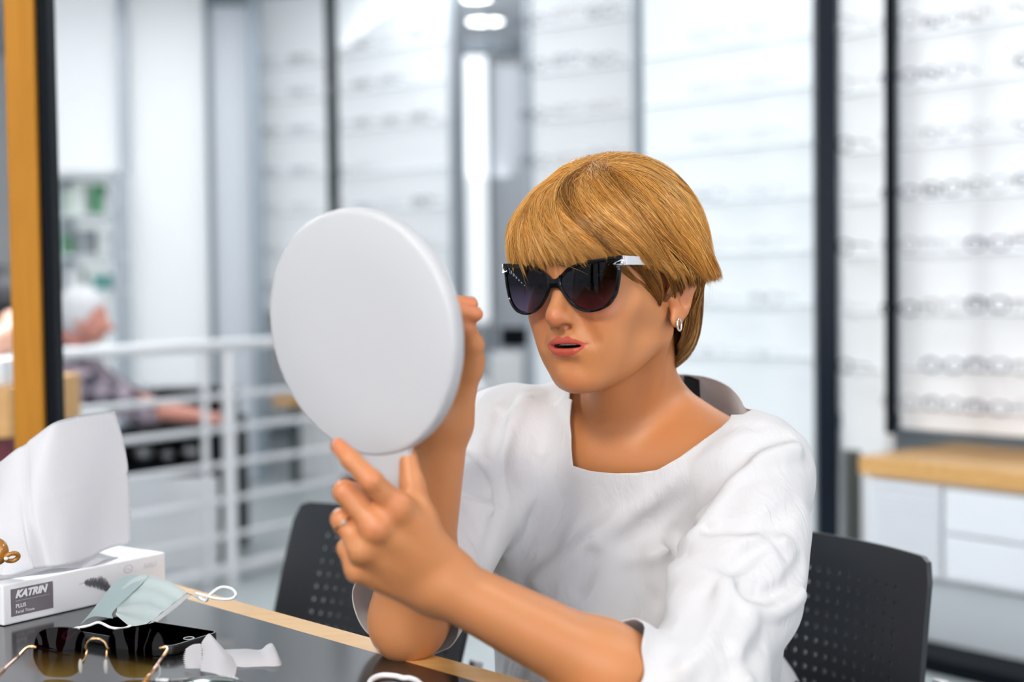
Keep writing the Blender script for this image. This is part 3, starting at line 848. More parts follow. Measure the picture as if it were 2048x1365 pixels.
b_hl = bounds([WL, P(676, 880, 1.15), P(700, 1160, 1.23), P(880, 1180, 1.24)], 0.02)
b_hr = bounds([WR, P(965, 600, 1.28), P(800, 600, 1.35)], 0.02)
b_al = bounds([SL, EL, WL], 0.05)
b_ar = bounds([SR, ER, WR], 0.045)
b_hd = bounds([hw(0.1, 0.13, 0.15), hw(-0.1, 0.13, 0.15), hw(0.1, -0.1, 0.15), hw(-0.1, -0.1, -0.1), hw(0.1, 0.13, -0.1), hw(-0.1, -0.1, 0.15)], 0.0)
def body_sdf(p):
    d = torso_sdf(p)
    d = smin(d, neck_sdf(p), 0.022)
    d = lazy(p, d, lambda q: head_sdf(to_head(q)), *b_hd, 0.012)
    d = lazy(p, d, arm_left_sdf, *b_al, 0.03)
    d = lazy(p, d, arm_right_sdf, *b_ar, 0.03)
    d = lazy(p, d, hand_left_sdf, *b_hl, 0.012)
    d = lazy(p, d, hand_right_sdf, *b_hr, 0.012)
    return d

def make_skin():
    m = bpy.data.materials.new('skin'); m.use_nodes = True
    nt = m.node_tree; b = nt.nodes['Principled BSDF']
    at = nt.nodes.new('ShaderNodeAttribute'); at.attribute_name = 'tint'
    tc = nt.nodes.new('ShaderNodeTexCoord')
    nz = nt.nodes.new('ShaderNodeTexNoise'); nz.inputs['Scale'].default_value = 45; nz.inputs['Detail'].default_value = 5
    nt.links.new(tc.outputs['Object'], nz.inputs['Vector'])
    rmp = nt.nodes.new('ShaderNodeValToRGB')
    rmp.color_ramp.elements[0].position = 0.3; rmp.color_ramp.elements[1].position = 0.75
    rmp.color_ramp.elements[0].color = (1.0, 0.93, 0.90, 1); rmp.color_ramp.elements[1].color = (0.95, 1.0, 1.0, 1)
    nt.links.new(nz.outputs['Fac'], rmp.inputs['Fac'])
    mx = nt.nodes.new('ShaderNodeMixRGB'); mx.blend_type = 'MULTIPLY'; mx.inputs[0].default_value = 0.6
    nt.links.new(at.outputs['Color'], mx.inputs[1]); nt.links.new(rmp.outputs['Color'], mx.inputs[2])
    al = nt.nodes.new('ShaderNodeAttribute'); al.attribute_name = 'lip'
    sp = nt.nodes.new('ShaderNodeSeparateColor'); nt.links.new(al.outputs['Color'], sp.inputs[0])
    prev = mx.outputs[0]
    for k, c_ in ((0, (0.50, 0.090, 0.058, 1)), (1, (0.04, 0.008, 0.008, 1))):
        cl = nt.nodes.new('ShaderNodeMapRange'); cl.interpolation_type = 'SMOOTHSTEP'; cl.inputs[1].default_value = -0.45; cl.inputs[2].default_value = 0.45
        nt.links.new(sp.outputs[k], cl.inputs[0])
        mm = nt.nodes.new('ShaderNodeMixRGB'); mm.inputs[2].default_value = c_
        nt.links.new(cl.outputs[0], mm.inputs[0]); nt.links.new(prev, mm.inputs[1]); prev = mm.outputs[0]
        if k == 0:
            rr = nt.nodes.new('ShaderNodeMapRange'); rr.inputs[3].default_value = 0.42; rr.inputs[4].default_value = 0.22
            nt.links.new(cl.outputs[0], rr.inputs[0]); nt.links.new(rr.outputs[0], b.inputs['Roughness'])
    nt.links.new(prev, b.inputs['Base Color'])
    vz = nt.nodes.new('ShaderNodeTexVoronoi'); vz.inputs['Scale'].default_value = 900
    nt.links.new(tc.outputs['Object'], vz.inputs['Vector'])
    nf = nt.nodes.new('ShaderNodeTexNoise'); nf.inputs['Scale'].default_value = 260; nf.inputs['Detail'].default_value = 4
    nt.links.new(tc.outputs['Object'], nf.inputs['Vector'])
    ad = nt.nodes.new('ShaderNodeMath'); ad.operation = 'ADD'
    nt.links.new(vz.outputs['Distance'], ad.inputs[0]); nt.links.new(nf.outputs['Fac'], ad.inputs[1])
    bp = nt.nodes.new('ShaderNodeBump'); bp.inputs['Strength'].default_value = 0.16; bp.inputs['Distance'].default_value = 0.0006
    nt.links.new(ad.outputs[0], bp.inputs['Height']); nt.links.new(bp.outputs['Normal'], b.inputs['Normal'])
    b.inputs['Roughness'].default_value = 0.42
    b.inputs['Specular IOR Level'].default_value = 0.45
    b.inputs['Subsurface Weight'].default_value = 0.18
    b.inputs['Subsurface Radius'].default_value = (1.0, 0.32, 0.16)
    b.inputs['Subsurface Scale'].default_value = 0.005
    return m
M_skin = make_skin()
SKIN = np.array([0.56, 0.232, 0.090])
def blend(col, w_, c):
    w_ = np.clip(w_, 0, 1)[:, None]
    return col * (1 - w_) + np.array(c) * w_
woman = thing('person', 'woman in a loose white blouse and dark sunglasses looking into the raised hand mirror', 'person', (PV.x, PV.y, 0.45))
bv, bf = surface_nets(body_sdf, (-0.22, 1.08, 0.42), (0.42, 1.98, 1.30), 0.0017)
bv = relax(bv, bf, 1, 0.4)
body = mobj('body', bv, bf, M_skin, woman)
q = to_head(bv.astype(F32)).astype(np.float64)
col = np.tile(SKIN, (len(bv), 1))
sx = np.abs(q[:, 0])
inhead = (q[:, 2] > -0.10) & (q[:, 2] < 0.16) & (sx < 0.1) & (np.abs(q[:, 1]) < 0.13)
def g3(c, r): return np.exp(-(((sx - c[0]) / r[0]) ** 2 + ((q[:, 1] - c[1]) / r[1]) ** 2 + ((q[:, 2] - c[2]) / r[2]) ** 2))
blush = np.where(inhead, g3((0.036, 0.085, -0.004), (0.02, 0.03, 0.016)) * 0.45 + g3((0, 0.118, -0.008), (0.012, 0.012, 0.010)) * 0.5 + g3((0, 0.09, -0.078), (0.015, 0.02, 0.01)) * 0.3 + g3((0.08, -0.01, 0.0), (0.01, 0.02, 0.03)) * 0.4, 0)
col = blend(col, blush, (0.56, 0.155, 0.075))
# lips: outline in head coordinates
zu = -0.0282 - 0.0082 * (sx / 0.024) ** 2 + 0.0012 * np.exp(-((sx - 0.006) / 0.004) ** 2) - 0.0014 * np.exp(-(sx / 0.003) ** 2)
zl = -0.0492 + 0.0108 * (sx / 0.024) ** 2.2
lipd = np.minimum(np.minimum((zu - q[:, 2]), (q[:, 2] - zl)) / 0.0014, (0.0245 - sx) / 0.002)
lipd = np.where(inhead & (q[:, 1] > 0.075), np.clip(lipd, -3, 3), -3)
inner = np.minimum((0.0952 - q[:, 1]) / 0.002, (0.0045 - np.abs(q[:, 2] + 0.038)) / 0.001)
inner = np.where(inhead & (sx < 0.018) & (q[:, 1] > 0.06), np.clip(inner, -3, 3), -3)
brow = np.exp(-((q[:, 2] - (0.0440 + 0.006 * np.sin(np.clip((sx - 0.012) / 0.036, 0, 1) * 2.2))) / 0.0028) ** 2) * (sx > 0.012) * (sx < 0.05) * (q[:, 1] > 0.06)
col = blend(col, np.where(inhead, brow * 0.7, 0), (0.16, 0.07, 0.03))
def spot(c, r): 
    d_ = np.linalg.norm(bv - np.array(c), axis=1); return np.clip((r - d_) / 0.0012 + 0.5, 0, 1)
for c in (P(688, 982, 1.156), P(683, 1038, 1.167), P(752, 1050, 1.15), P(792, 1010, 1.155), P(742, 958, 1.14)):
    d_ = np.linalg.norm(bv - np.array(c), axis=1); col = blend(col, np.exp(-(d_ / 0.012) ** 2) * 0.35, (0.58, 0.16, 0.075))
for c in (P(952, 629, 1.282), P(942, 609, 1.296), P(676, 892, 1.16), P(808, 918, 1.216)):
    d_ = np.linalg.norm(bv - np.array(c), axis=1); col = blend(col, np.exp(-(d_ / 0.018) ** 2) * 0.5, (0.62, 0.18, 0.09))
vcol(body.data, 'tint', col)
vcol(body.data, 'lip', np.stack([lipd, inner, inner * 0], -1))
# nails
M_nail = mat('fingernail', (0.80, 0.50, 0.42), 0.12, coat=0.6)
def nail(c, ax, up, L=0.0105, W=0.0078):
    ax = Vector(ax).normalized(); up = Vector(up); up = (up - ax * up.dot(ax)).normalized(); sd = ax.cross(up)
    bm = bmesh.new(); N = 8
    grid = [[None] * (N + 1) for _ in range(N + 1)]
    for i in range(N + 1):
        for j in range(N + 1):
            u = i / N * 2 - 1; v = j / N * 2 - 1
            u2 = u * math.sqrt(1 - v * v / 2.6); v2 = v * math.sqrt(1 - u * u / 2.6)
            grid[i][j] = bm.verts.new(Vector(c) + ax * (u2 * L / 2) + sd * (v2 * W / 2) - up * (0.0016 * v2 * v2 + 0.0007 * u2 * u2))
    for i in range(N):
        for j in range(N): bm.faces.new((grid[i][j], grid[i + 1][j], grid[i + 1][j + 1], grid[i][j + 1]))
    bmesh.ops.solidify(bm, geom=bm.faces[:], thickness=0.0006)
    return bobj('fingernail', bm, M_nail, woman, smooth=True)
nail(P(672, 890, 1.1535), P(676, 892, 1.16) - P(702, 920, 1.152), Vector((-0.1, -1, 0.35)))
nail(P(951, 627, 1.282) + Vector((0, -0.0015, 0.0062)), P(952, 629, 1.282) - P(918, 622, 1.28), Vector((0.1, -0.35, 1)))
nail(P(940, 607, 1.296) + Vector((0, -0.0015, 0.0062)), P(942, 609, 1.296) - P(900, 606, 1.296), Vector((0.05, -0.35, 1)))
nail(P(810, 911, 1.203) + Vector((-0.004, -0.0045, 0.0)), Vector((0, 0, 1)), Vector((-0.8, -0.7, 0)))
# teeth glimpsed between the lips
bm = bmesh.new()
for i in range(-3, 4):
    a = hw(i * 0.0062, 0.0915 - abs(i) ** 1.6 * 0.0009, -0.0345)
    M3 = Matrix((HL, HF, HU)).transposed().to_4x4()
    bmesh.ops.create_cube(bm, size=1.0, matrix=Matrix.Translation(a) @ M3 @ Matrix.Diagonal((0.0058, 0.003, 0.0070, 1)))
bobj('teeth', bm, mat('teeth', (0.62, 0.58, 0.50), 0.25), woman)
# eyes behind the dark lenses
for s in (-1, 1):
    c = hw(s * 0.031, 0.0775, 0.026)
    bm = bmesh.new(); add_sphere(bm, c, 0.0116, 20, 14); e = bobj('eye', bm, mat('eye white', (0.8, 0.78, 0.75), 0.1), woman, smooth=True)
    bm = bmesh.new(); add_sphere(bm, hw(s * 0.031, 0.0852, 0.025), (0.0055, 0.0055, 0.0055), 16, 10); bobj('iris', bm, mat('iris', (0.12, 0.16, 0.14), 0.1), e, smooth=True)
# ------------------------------------------------------------------ the white blouse
HEMC = EL.lerp(WL, 0.20)
def blouse_base(p):
    CH = Vector((0.158, 1.655, 0.765))
    d = torso_sdf(p) - 0.010
    # loose body hanging straight from bust and shoulders
    d = smin(d, cap(p, CH + TF * 0.055 + Vector((0, 0, 0.02)), CH + TF * 0.125 + Vector((0, 0, -0.22)), 0.105, 0.120), 0.05)
    d = smin(d, cap(p, SR + TF * 0.02, CH + TF * 0.07 - TL * 0.05 + Vector((0, 0, -0.10)), 0.050, 0.085), 0.05)
    d = smin(d, cap(p, SL + TF * 0.01 - TL * 0.012, CH + TF * 0.05 + TL * 0.06 + Vector((0, 0, -0.10)), 0.045, 0.095), 0.05)
    # standing wide neckline
    d = smin(d, ell(p, (0.162, 1.607, 0.930), (0.106, 0.130, 0.118)), 0.02)
    d = smin(d, cap(p, CH + TF * 0.060 + Vector((0, 0, 0.07)), CH + TF * 0.140 + Vector((0, 0, -0.20)), 0.095, 0.118), 0.05)
    # left sleeve: wide drooping
    dl = cap(p, SL + Vector((-0.006, 0, -0.004)), EL + Vector((0, 0, 0.02)), 0.048, 0.060)
    dl = smin(dl, cap(p, P(1530, 1060, 1.44), P(1515, 1200, 1.39), 0.046, 0.044), 0.04)
    dl = smin(dl, cap(p, EL + Vector((0, 0, 0.01)), EL.lerp(WL, 0.42), 0.058, 0.047), 0.03)
    d = smin(d, dl, 0.035)
    # right sleeve
    dr = cap(p, SR, ER + Vector((0.005, 0.02, 0.01)), 0.056, 0.053)
    dr = smin(dr, cap(p, ER + Vector((0.0, 0.02, 0.02)), ER.lerp(SR, -0.3), 0.053, 0.052), 0.02)
    d = smin(d, dr, 0.03)
    return d
def build_folds():
    F = []
    def fold(pts, A, w, d0=1.0): 
        w3 = march_many(blouse_base, pts)
        if len(w3) > 1: F.append((w3, A * 1.35, w * 0.92))
    # photo pixels along each visible ridge (+) or valley (-)
    fold([(1462, 870), (1400, 905), (1330, 960), (1250, 1030), (1150, 1110), (1075, 1165)], 0.0075, 0.013)
    fold([(1480, 925), (1400, 975), (1330, 1030), (1260, 1090)], -0.004, 0.012)
    fold([(1575, 872), (1520, 885), (1460, 940), (1416, 985), (1370, 1050), (1345, 1085)], -0.0085, 0.010)
    fold([(1590, 895), (1520, 915), (1465, 965), (1430, 1020), (1390, 1075)], 0.008, 0.012)
    fold([(1348, 1068), (1420, 1062), (1500, 1058), (1570, 1040)], -0.007, 0.009)
    fold([(1330, 1095), (1400, 1090), (1480, 1085), (1560, 1078)], 0.006, 0.011)
    fold([(1450, 1165), (1490, 1190), (1530, 1200), (1575, 1180), (1605, 1130)], -0.009, 0.010)
    fold([(1460, 1145), (1500, 1110), (1545, 1070), (1560, 1055)], -0.006, 0.009)
    fold([(1455, 1180), (1495, 1215), (1550, 1220), (1600, 1190)], 0.008, 0.010)
    fold([(1450, 1170), (1440, 1230), (1410, 1290), (1370, 1330)], 0.009, 0.012)
    fold([(1425, 1180), (1405, 1250), (1370, 1300), (1300, 1330)], -0.006, 0.012)
    fold([(1300, 1110), (1350, 1150), (1420, 1160), (1455, 1160)], 0.006, 0.013)
    fold([(1260, 1150), (1300, 1200), (1330, 1260), (1310, 1300)], -0.005, 0.012)
    fold([(1490, 1350), (1475, 1290), (1500, 1240)], 0.006, 0.012)
    fold([(1530, 1290), (1490, 1330), (1450, 1362)], -0.007, 0.010)
    fold([(1600, 1000), (1560, 1030), (1540, 1070), (1575, 1110)], -0.005, 0.008)
    fold([(1140, 960), (1120, 1030), (1100, 1100)], -0.003, 0.014)
    fold([(1130, 900), (1085, 960), (1040, 1030), (1010, 1120)], 0.004, 0.018)
    fold([(1050, 800), (1020, 860), (1000, 930), (990, 980)], 0.005, 0.010)
    fold([(1000, 830), (985, 900), (992, 960), (1000, 1000)], -0.007, 0.008)
    fold([(925, 880), (955, 910), (990, 950), (1000, 990)], -0.006, 0.008)
    fold([(920, 1000), (950, 1010), (985, 1020)], 0.006, 0.008)
    fold([(915, 1020), (945, 1060), (965, 1100), (975, 1140)], -0.006, 0.008)
    fold([(1000, 1000), (985, 1060), (970, 1120)], -0.006, 0.007)
    fold([(1240, 975), (1250, 1010), (1290, 990), (1340, 965)], -0.002, 0.012)
    fold([(1180, 1110), (1175, 1140), (1160, 1180)], -0.005, 0.010)
    fold([(1100, 790), (1095, 850), (1085, 900)], -0.003, 0.010)
    fold([(1520, 850), (1480, 850), (1440, 880)], -0.003, 0.010)
    # sleeve hem ripples of the right sleeve
    return F
# neck opening: loop of points on the cloth, seen along a tilted axis
front = [(1143, 800), (1141, 870), (1144, 932), (1180, 943), (1230, 948), (1275, 947), (1315, 941), (1360, 915), (1405, 882), (1450, 848), (1463, 830)]
L3 = []
for x_, y_ in front:
    h_ = march(blouse_base, x_, y_)
    L3.append(Vector(h_))
L3 += [P(1474, 800, 1.60), P(1470, 775, 1.635), P(1455, 760, 1.665), P(1420, 751, 1.69), P(1370, 748, 1.70), P(1300, 752, 1.70), P(1220, 765, 1.68), P(1165, 780, 1.655), P(1152, 788, 1.615)]
LOOP3 = [tuple(q_) for q_ in L3] + [tuple(L3[0])]
FOLDS = build_folds()
def blouse_sdf(p):
    d = blouse_base(p)
    near = np.abs(d) < 0.03
    if near.any():
        q = p[near]; dd = d[near]
        for pts, A, w_ in FOLDS:
            lo = np.min(pts, 0) - 3 * w_; hi = np.max(pts, 0) + 3 * w_
            s = np.all((q > lo) & (q < hi), axis=1)
            if s.any():
                r = polydist(q[s], pts)
                dd[s] -= A * np.exp(-(r / w_) ** 2)
        fade = np.clip((polydist(q, LOOP3) - 0.008) / 0.03, 0, 1)
        dd0 = d[near]; dd = dd0 + (dd - dd0) * fade
        q64 = q.astype(np.float64)
        warp = q64 + 0.02 * np.stack([noise3(q64, 22, 5), noise3(q64, 22, 6), noise3(q64, 22, 7)], -1)
        dd -= fade * 0.0016 * noise3(warp * np.array([1, 1, 0.55]), 60, 3) + fade * 0.0030 * noise3(warp * np.array([1.0, 1.0, 0.45]), 24, 4)
        d = d.copy(); d[near] = dd
    return d
cv, cf = surface_nets(blouse_sdf, (-0.20, 1.15, 0.50), (0.42, 1.98, 1.06), 0.0028)
NC = np.array([0.165, 1.600])
lp = np.array([tuple(q_) for q_ in L3])
lph = np.arctan2(lp[:, 1] - NC[1], lp[:, 0] - NC[0]); o_ = np.argsort(lph); lph, lz = lph[o_], lp[o_, 2]
lph = np.concatenate([lph - 2 * PI, lph, lph + 2 * PI]); lz = np.concatenate([lz] * 3)
vph = np.arctan2(cv[:, 1] - NC[1], cv[:, 0] - NC[0])
lr = np.hypot(lp[:, 0] - NC[0], lp[:, 1] - NC[1])[o_]; lr = np.concatenate([lr] * 3)
vr = np.hypot(cv[:, 0] - NC[0], cv[:, 1] - NC[1])
mar = 0.003 + 0.008 * (np.cos(vph) > -0.3) + 0.04 * np.clip((np.cos(vph - 1.3) - 0.55) / 0.3, 0, 1)
gN = np.maximum(np.interp(vph, lph, lz) - cv[:, 2], vr - np.interp(vph, lph, lr) - mar)
cv, cf3 = clip_mesh(cv, cf, gN)
def reclip(v, f3, g):
    f4 = np.concatenate([f3, f3[:, 2:3]], 1)
    s = g > 0; k = s[f3].sum(1); keep = [f3[k == 3]]; newv = []; cache = {}; out = []
    for t3 in f3[(k == 1) | (k == 2)]:
        poly_ = []
        for i in range(3):
            a, b = int(t3[i]), int(t3[(i + 1) % 3])
            if s[a]: poly_.append(a)
            if s[a] != s[b]:
                key = (min(a, b), max(a, b))
                if key not in cache:
                    t = g[key[0]] / (g[key[0]] - g[key[1]]); cache[key] = len(v) + len(newv); newv.append(v[key[0]] + (v[key[1]] - v[key[0]]) * t)
                poly_.append(cache[key])
        for i in range(1, len(poly_) - 1): out.append((poly_[0], poly_[i], poly_[i + 1]))
    allv = np.concatenate([v, np.array(newv)]) if newv else v
    allf = np.concatenate(keep + ([np.array(out)] if out else []))
    used = np.unique(allf); remap = -np.ones(len(allv), dtype=int); remap[used] = np.arange(len(used))
    return allv[used], remap[allf]
# left sleeve hem across the forearm
fa = np.array((WL - EL).normalized())
hc = np.array(P(1262, 1305, 1.262))
rel = cv - hc
arm_t = rel @ fa
hn = np.array((Vector(fa) + Vector((0.0, 0.0, -0.12))).normalized())
dist_ax = np.linalg.norm(np.cross(cv - np.array(EL), fa), axis=1)
gL = np.where((dist_ax < 0.085) & (cv[:, 0] < EL.x), -(rel @ hn) + 0.003 * np.sin(cv[:, 2] * 160), 1.0)
cv, cf3 = reclip(cv, cf3, gL)
# right sleeve hem just above the elbow
ua_r = np.array((ER - SR).normalized())
hc = np.array(P(818, 1226, 1.40))
rel = cv - hc
dist_ax = np.linalg.norm(np.cross(cv - np.array(ER), ua_r), axis=1)
gR = np.where(dist_ax < 0.10, -(rel @ ua_r) + 0.004 * np.sin(cv[:, 0] * 120 + 1), 1.0)
cv, cf3 = reclip(cv, cf3, gR)
gB = cv[:, 2] - 0.52
cv, cf3 = reclip(cv, cf3, gB)
def make_cloth():
    m = mat('white cotton', (0.715, 0.71, 0.72), 0.75, sheen=0.15)
    nt = m.node_tree; b = nt.nodes['Principled BSDF']
    tc = nt.nodes.new('ShaderNodeTexCoord')
    mp = nt.nodes.new('ShaderNodeMapping'); mp.inputs['Rotation'].default_value = (0.4, 0.7, 0.5); mp.inputs['Scale'].default_value = (1, 1, 0.35)
    n1 = nt.nodes.new('ShaderNodeTexNoise'); n1.inputs['Scale'].default_value = 38; n1.inputs['Detail'].default_value = 4; n1.inputs['Distortion'].default_value = 1.6
    n2 = nt.nodes.new('ShaderNodeTexNoise'); n2.inputs['Scale'].default_value = 900; n2.inputs['Detail'].default_value = 2
    nt.links.new(tc.outputs['Object'], mp.inputs['Vector']); nt.links.new(mp.outputs['Vector'], n1.inputs['Vector']); nt.links.new(tc.outputs['Object'], n2.inputs['Vector'])
    b1 = nt.nodes.new('ShaderNodeBump'); b1.inputs['Strength'].default_value = 0.5; b1.inputs['Distance'].default_value = 0.004
    b2 = nt.nodes.new('ShaderNodeBump'); b2.inputs['Strength'].default_value = 0.12; b2.inputs['Distance'].default_value = 0.0005
    nt.links.new(n1.outputs['Fac'], b1.inputs['Height']); nt.links.new(n2.outputs['Fac'], b2.inputs['Height'])
    nt.links.new(b1.outputs['Normal'], b2.inputs['Normal']); nt.links.new(b2.outputs['Normal'], b.inputs['Normal'])
    tl = nt.nodes.new('ShaderNodeBsdfTranslucent'); tl.inputs['Color'].default_value = (0.9, 0.9, 0.92, 1)
    mxs = nt.nodes.new('ShaderNodeMixShader'); mxs.inputs[0].default_value = 0.18
    out = nt.nodes['Material Output']
    nt.links.new(b.outputs[0], mxs.inputs[1]); nt.links.new(tl.outputs[0], mxs.inputs[2]); nt.links.new(mxs.outputs[0], out.inputs['Surface'])
    return m
M_cloth = make_cloth()
bl = mobj('blouse', cv, cf3, M_cloth, woman)
bl['label'] = 'loose white cotton blouse'
md = bl.modifiers.new('thick', 'SOLIDIFY'); md.thickness = 0.0012; md.offset = -1; md.use_rim = True
# rolled edge along the neck opening
def hem_tube(pts, r, name, m, parent):
    bm = bmesh.new(); add_tube(bm, smooth_curve(pts, 6, closed=True), r, seg=6, closed=True); return bobj(name, bm, m, parent, smooth=True)
# black neck label inside the back of the collar
a_, b_ = P(1368, 752, 1.694), P(1398, 754, 1.690)
a2, b2 = P(1366, 800, 1.668), P(1402, 806, 1.664)
bm = bmesh.new(); vs = [bm.verts.new(x) for x in (a_, b_, b2, a2)]; bm.faces.new(vs); bmesh.ops.solidify(bm, geom=bm.faces[:], thickness=0.0006)
bobj('neck_label', bm, mat('black label', (0.01, 0.01, 0.01), 0.6), bl)
# trousers and shoes, under the table
def legs_sdf(p):
    d = ell(p, PV + Vector((0, 0, -0.02)), (0.175, 0.14, 0.115), TM)
    for s in (-1, 1):
        hip = PV + TL * 0.085 * s + Vector((0, 0, -0.02)); kn = hip + TF * 0.40 + TL * 0.03 * s + Vector((0, 0, -0.02)); an = kn + TF * 0.02 + Vector((0, 0, -0.385))
        d = smin(d, cap(p, hip, kn, 0.088, 0.064), 0.04)
        d = smin(d, cap(p, kn, an, 0.062, 0.046), 0.03)
    return d
tv, tf = surface_nets(legs_sdf, (-0.35, 1.2, 0.05), (0.50, 2.0, 0.68), 0.008)
tr = mobj('trousers', tv, tf, mat('dark trousers', (0.03, 0.035, 0.05), 0.8), woman)
for s in (-1, 1):
    hip = PV + TL * 0.085 * s; an = hip + TF * 0.42 + TL * 0.03 * s; an.z = 0.06
    def sh(p, an=an):
        d = cap(p, an - TF * 0.03 + Vector((0, 0, 0.0)), an + TF * 0.15 + Vector((0, 0, -0.025)), 0.045, 0.035)
        d = smax(d, 0.004 - p[:, 2], 0.004)
        return d
    v_, f_ = surface_nets(sh, (an.x - 0.25, an.y - 0.25, -0.01), (an.x + 0.25, an.y + 0.25, 0.14), 0.006)
    mobj('shoe', v_, f_, mat('white shoe', (0.75, 0.75, 0.75), 0.5), woman)
# ------------------------------------------------------------------ hand mirror
MC = P(722, 668, 1.20)
nb = Vector((-0.550, -0.828, -0.13)).normalized()          # direction the white back faces
dn = Vector((0.075, -0.03, -1.0)); dn = (dn - nb * dn.dot(nb)).normalized()   # towards the handle
sd = dn.cross(nb).normalized()
mir = thing('hand_mirror', 'round white hand mirror raised in front of the woman, seen from its plain back', 'hand mirror', tuple(MC))
def mpt(u, v, w): return MC + sd * u + dn * v + nb * w
M_mirw = mat('white plastic', (0.52, 0.525, 0.54), 0.5)
def egg(k, n=96):
    a = 2 * PI * k / n
    u = math.cos(a); v = math.sin(a)
    return u * 0.1000 * (1 - 0.03 * v), v * 0.1060
bm = bmesh.new(); prof = [(0.0, 0.0050), (0.55, 0.0050), (0.955, 0.0048), (0.978, 0.0042), (0.994, 0.0024), (1.0, -0.001), (1.0, -0.009), (0.985, -0.0115), (0.955, -0.012), (0.945, -0.0095)]
N = 96; rings = []
for r_, w_ in prof[1:]:
    rings.append([bm.verts.new(mpt(egg(k)[0] * r_, egg(k)[1] * r_, w_)) for k in range(N)])
c = bm.verts.new(mpt(0, 0, 0.0050))
for k in range(N): bm.faces.new((c, rings[0][k], rings[0][(k + 1) % N]))
for a, b in zip(rings[:-1], rings[1:]):
    for k in range(N): bm.faces.new((a[k], a[(k + 1) % N], b[(k + 1) % N], b[k]))
bm.faces.new(rings[-1])
bobj('mirror_back', bm, M_mirw, mir, smooth='auto')
bm = bmesh.new(); vs = [bm.verts.new(mpt(egg(k)[0] * 0.944, egg(k)[1] * 0.944, -0.0102)) for k in range(N)]; bm.faces.new(vs)
r2 = bmesh.ops.solidify(bm, geom=bm.faces[:], thickness=0.0008)
bobj('mirror_glass', bm, mat('mirror glass', (0.9, 0.9, 0.9), 0.01, 1.0), mir)
bm = bmesh.new(); hp = []
for i in range(15):
    t = i / 14; v = 0.094 + t * 0.118
    wd = 0.036 - 0.025 * math.sin(min(1, t * 1.5) * PI / 2) + 0.003 * t
    hp.append((v, wd))
rr = []
for v, wd in hp:
    rr.append([bm.verts.new(mpt(wd * math.copysign(abs(math.cos(2 * PI * k / 20)) ** 0.7, math.cos(2 * PI * k / 20)), v, -0.003 + 0.0062 * math.copysign(abs(math.sin(2 * PI * k / 20)) ** 0.8, math.sin(2 * PI * k / 20)))) for k in range(20)])
for a, b in zip(rr[:-1], rr[1:]):
    for k in range(20): bm.faces.new((a[k], a[(k + 1) % 20], b[(k + 1) % 20], b[k]))
bm.faces.new(rr[0]); bm.faces.new(rr[-1])
bobj('handle', bm, M_mirw, mir, smooth='auto')

# gold ring with a small stone on the ring finger
ra, rb = P(726, 1098, 1.170), P(684, 1040, 1.176)
ax = (rb - ra).normalized(); c0 = ra.lerp(rb, 0.86)
e1 = ax.cross(Vector((0, 0, 1))).normalized(); e2 = ax.cross(e1)
ring = thing('ring', 'thin gold ring on the ring finger of the hand holding the mirror', 'ring', tuple(c0))
M_gold = mat('gold', (0.70, 0.43, 0.20), 0.2, 1.0)
bm = bmesh.new(); add_tube(bm, [c0 + (e1 * math.cos(a * PI / 16) + e2 * math.sin(a * PI / 16)) * 0.0100 for a in range(32)], 0.0011, seg=8, closed=True)
bobj('band', bm, M_gold, ring, smooth=True)
vd = (Vector(CAM) - c0).normalized(); vd = (vd - ax * vd.dot(ax)).normalized()
bm = bmesh.new(); bmesh.ops.create_icosphere(bm, subdivisions=1, radius=0.0024, matrix=Matrix.Translation(c0 + vd * 0.0118))
bobj('stone', bm, mat('stone', (0.95, 0.9, 0.8), 0.02, trans=0.6), ring)

# ------------------------------------------------------------------ the woman's sunglasses
sg = thing('sunglasses', 'large black cat-eye sunglasses with silver-white temples worn by the woman', 'sunglasses', tuple(hw(0, 0.108, 0.030)))
OUT = [(0.0068, 0.0046), (0.0120, 0.0095), (0.0193, 0.0140), (0.0370, 0.0186), (0.0550, 0.0200), (0.0695, 0.0212), (0.0742, 0.0205), (0.0730, 0.0125), (0.0722, 0.0030), (0.0700, -0.0085), (0.0665, -0.0190), (0.0580, -0.0285), (0.0455, -0.0328), (0.0325, -0.0322), (0.0205, -0.0262), (0.0115, -0.0160), (0.0062, -0.0070), (0.0048, -0.0010)]
OUT = [(u * 0.985, v) for u, v in OUT]
def gpt(u, v, w=0.0):
    "glasses coordinates on the wrapped front: u to her left, v up"
    y = 0.1085 - 1.75 * u * u - 0.05 * abs(u)
    return hw(u, y + w - v * 0.10 * 0.6, 0.0290 + v * 0.995)
inner = []
cu = sum(u for u, v in OUT) / len(OUT); cv_ = sum(v for u, v in OUT) / len(OUT)
def inset(pts, t):
    n = len(pts); out = []
    for i in range(n):
        a = Vector(pts[i - 1]); b = Vector(pts[(i + 1) % n]); e = (b - a).normalized()
        nrm = Vector((-e.y, e.x))
        if (Vector((cu, cv_)) - Vector(pts[i])).dot(nrm) < 0: nrm = -nrm
        tt = t * (2.0 if pts[i][0] > 0.068 and pts[i][1] > 0.01 else (1.35 if pts[i][1] > 0.012 else 1.0))
        out.append(tuple(Vector(pts[i]) + nrm * tt))
    return out
o2 = [(p_.x, p_.y) for p_ in smooth_curve([Vector((u, v, 0)) for u, v in OUT], 5, closed=True)]
i2 = inset(o2, 0.0030)
M_frame = mat('glossy black acetate', (0.004, 0.004, 0.005), 0.10, spec=0.28)
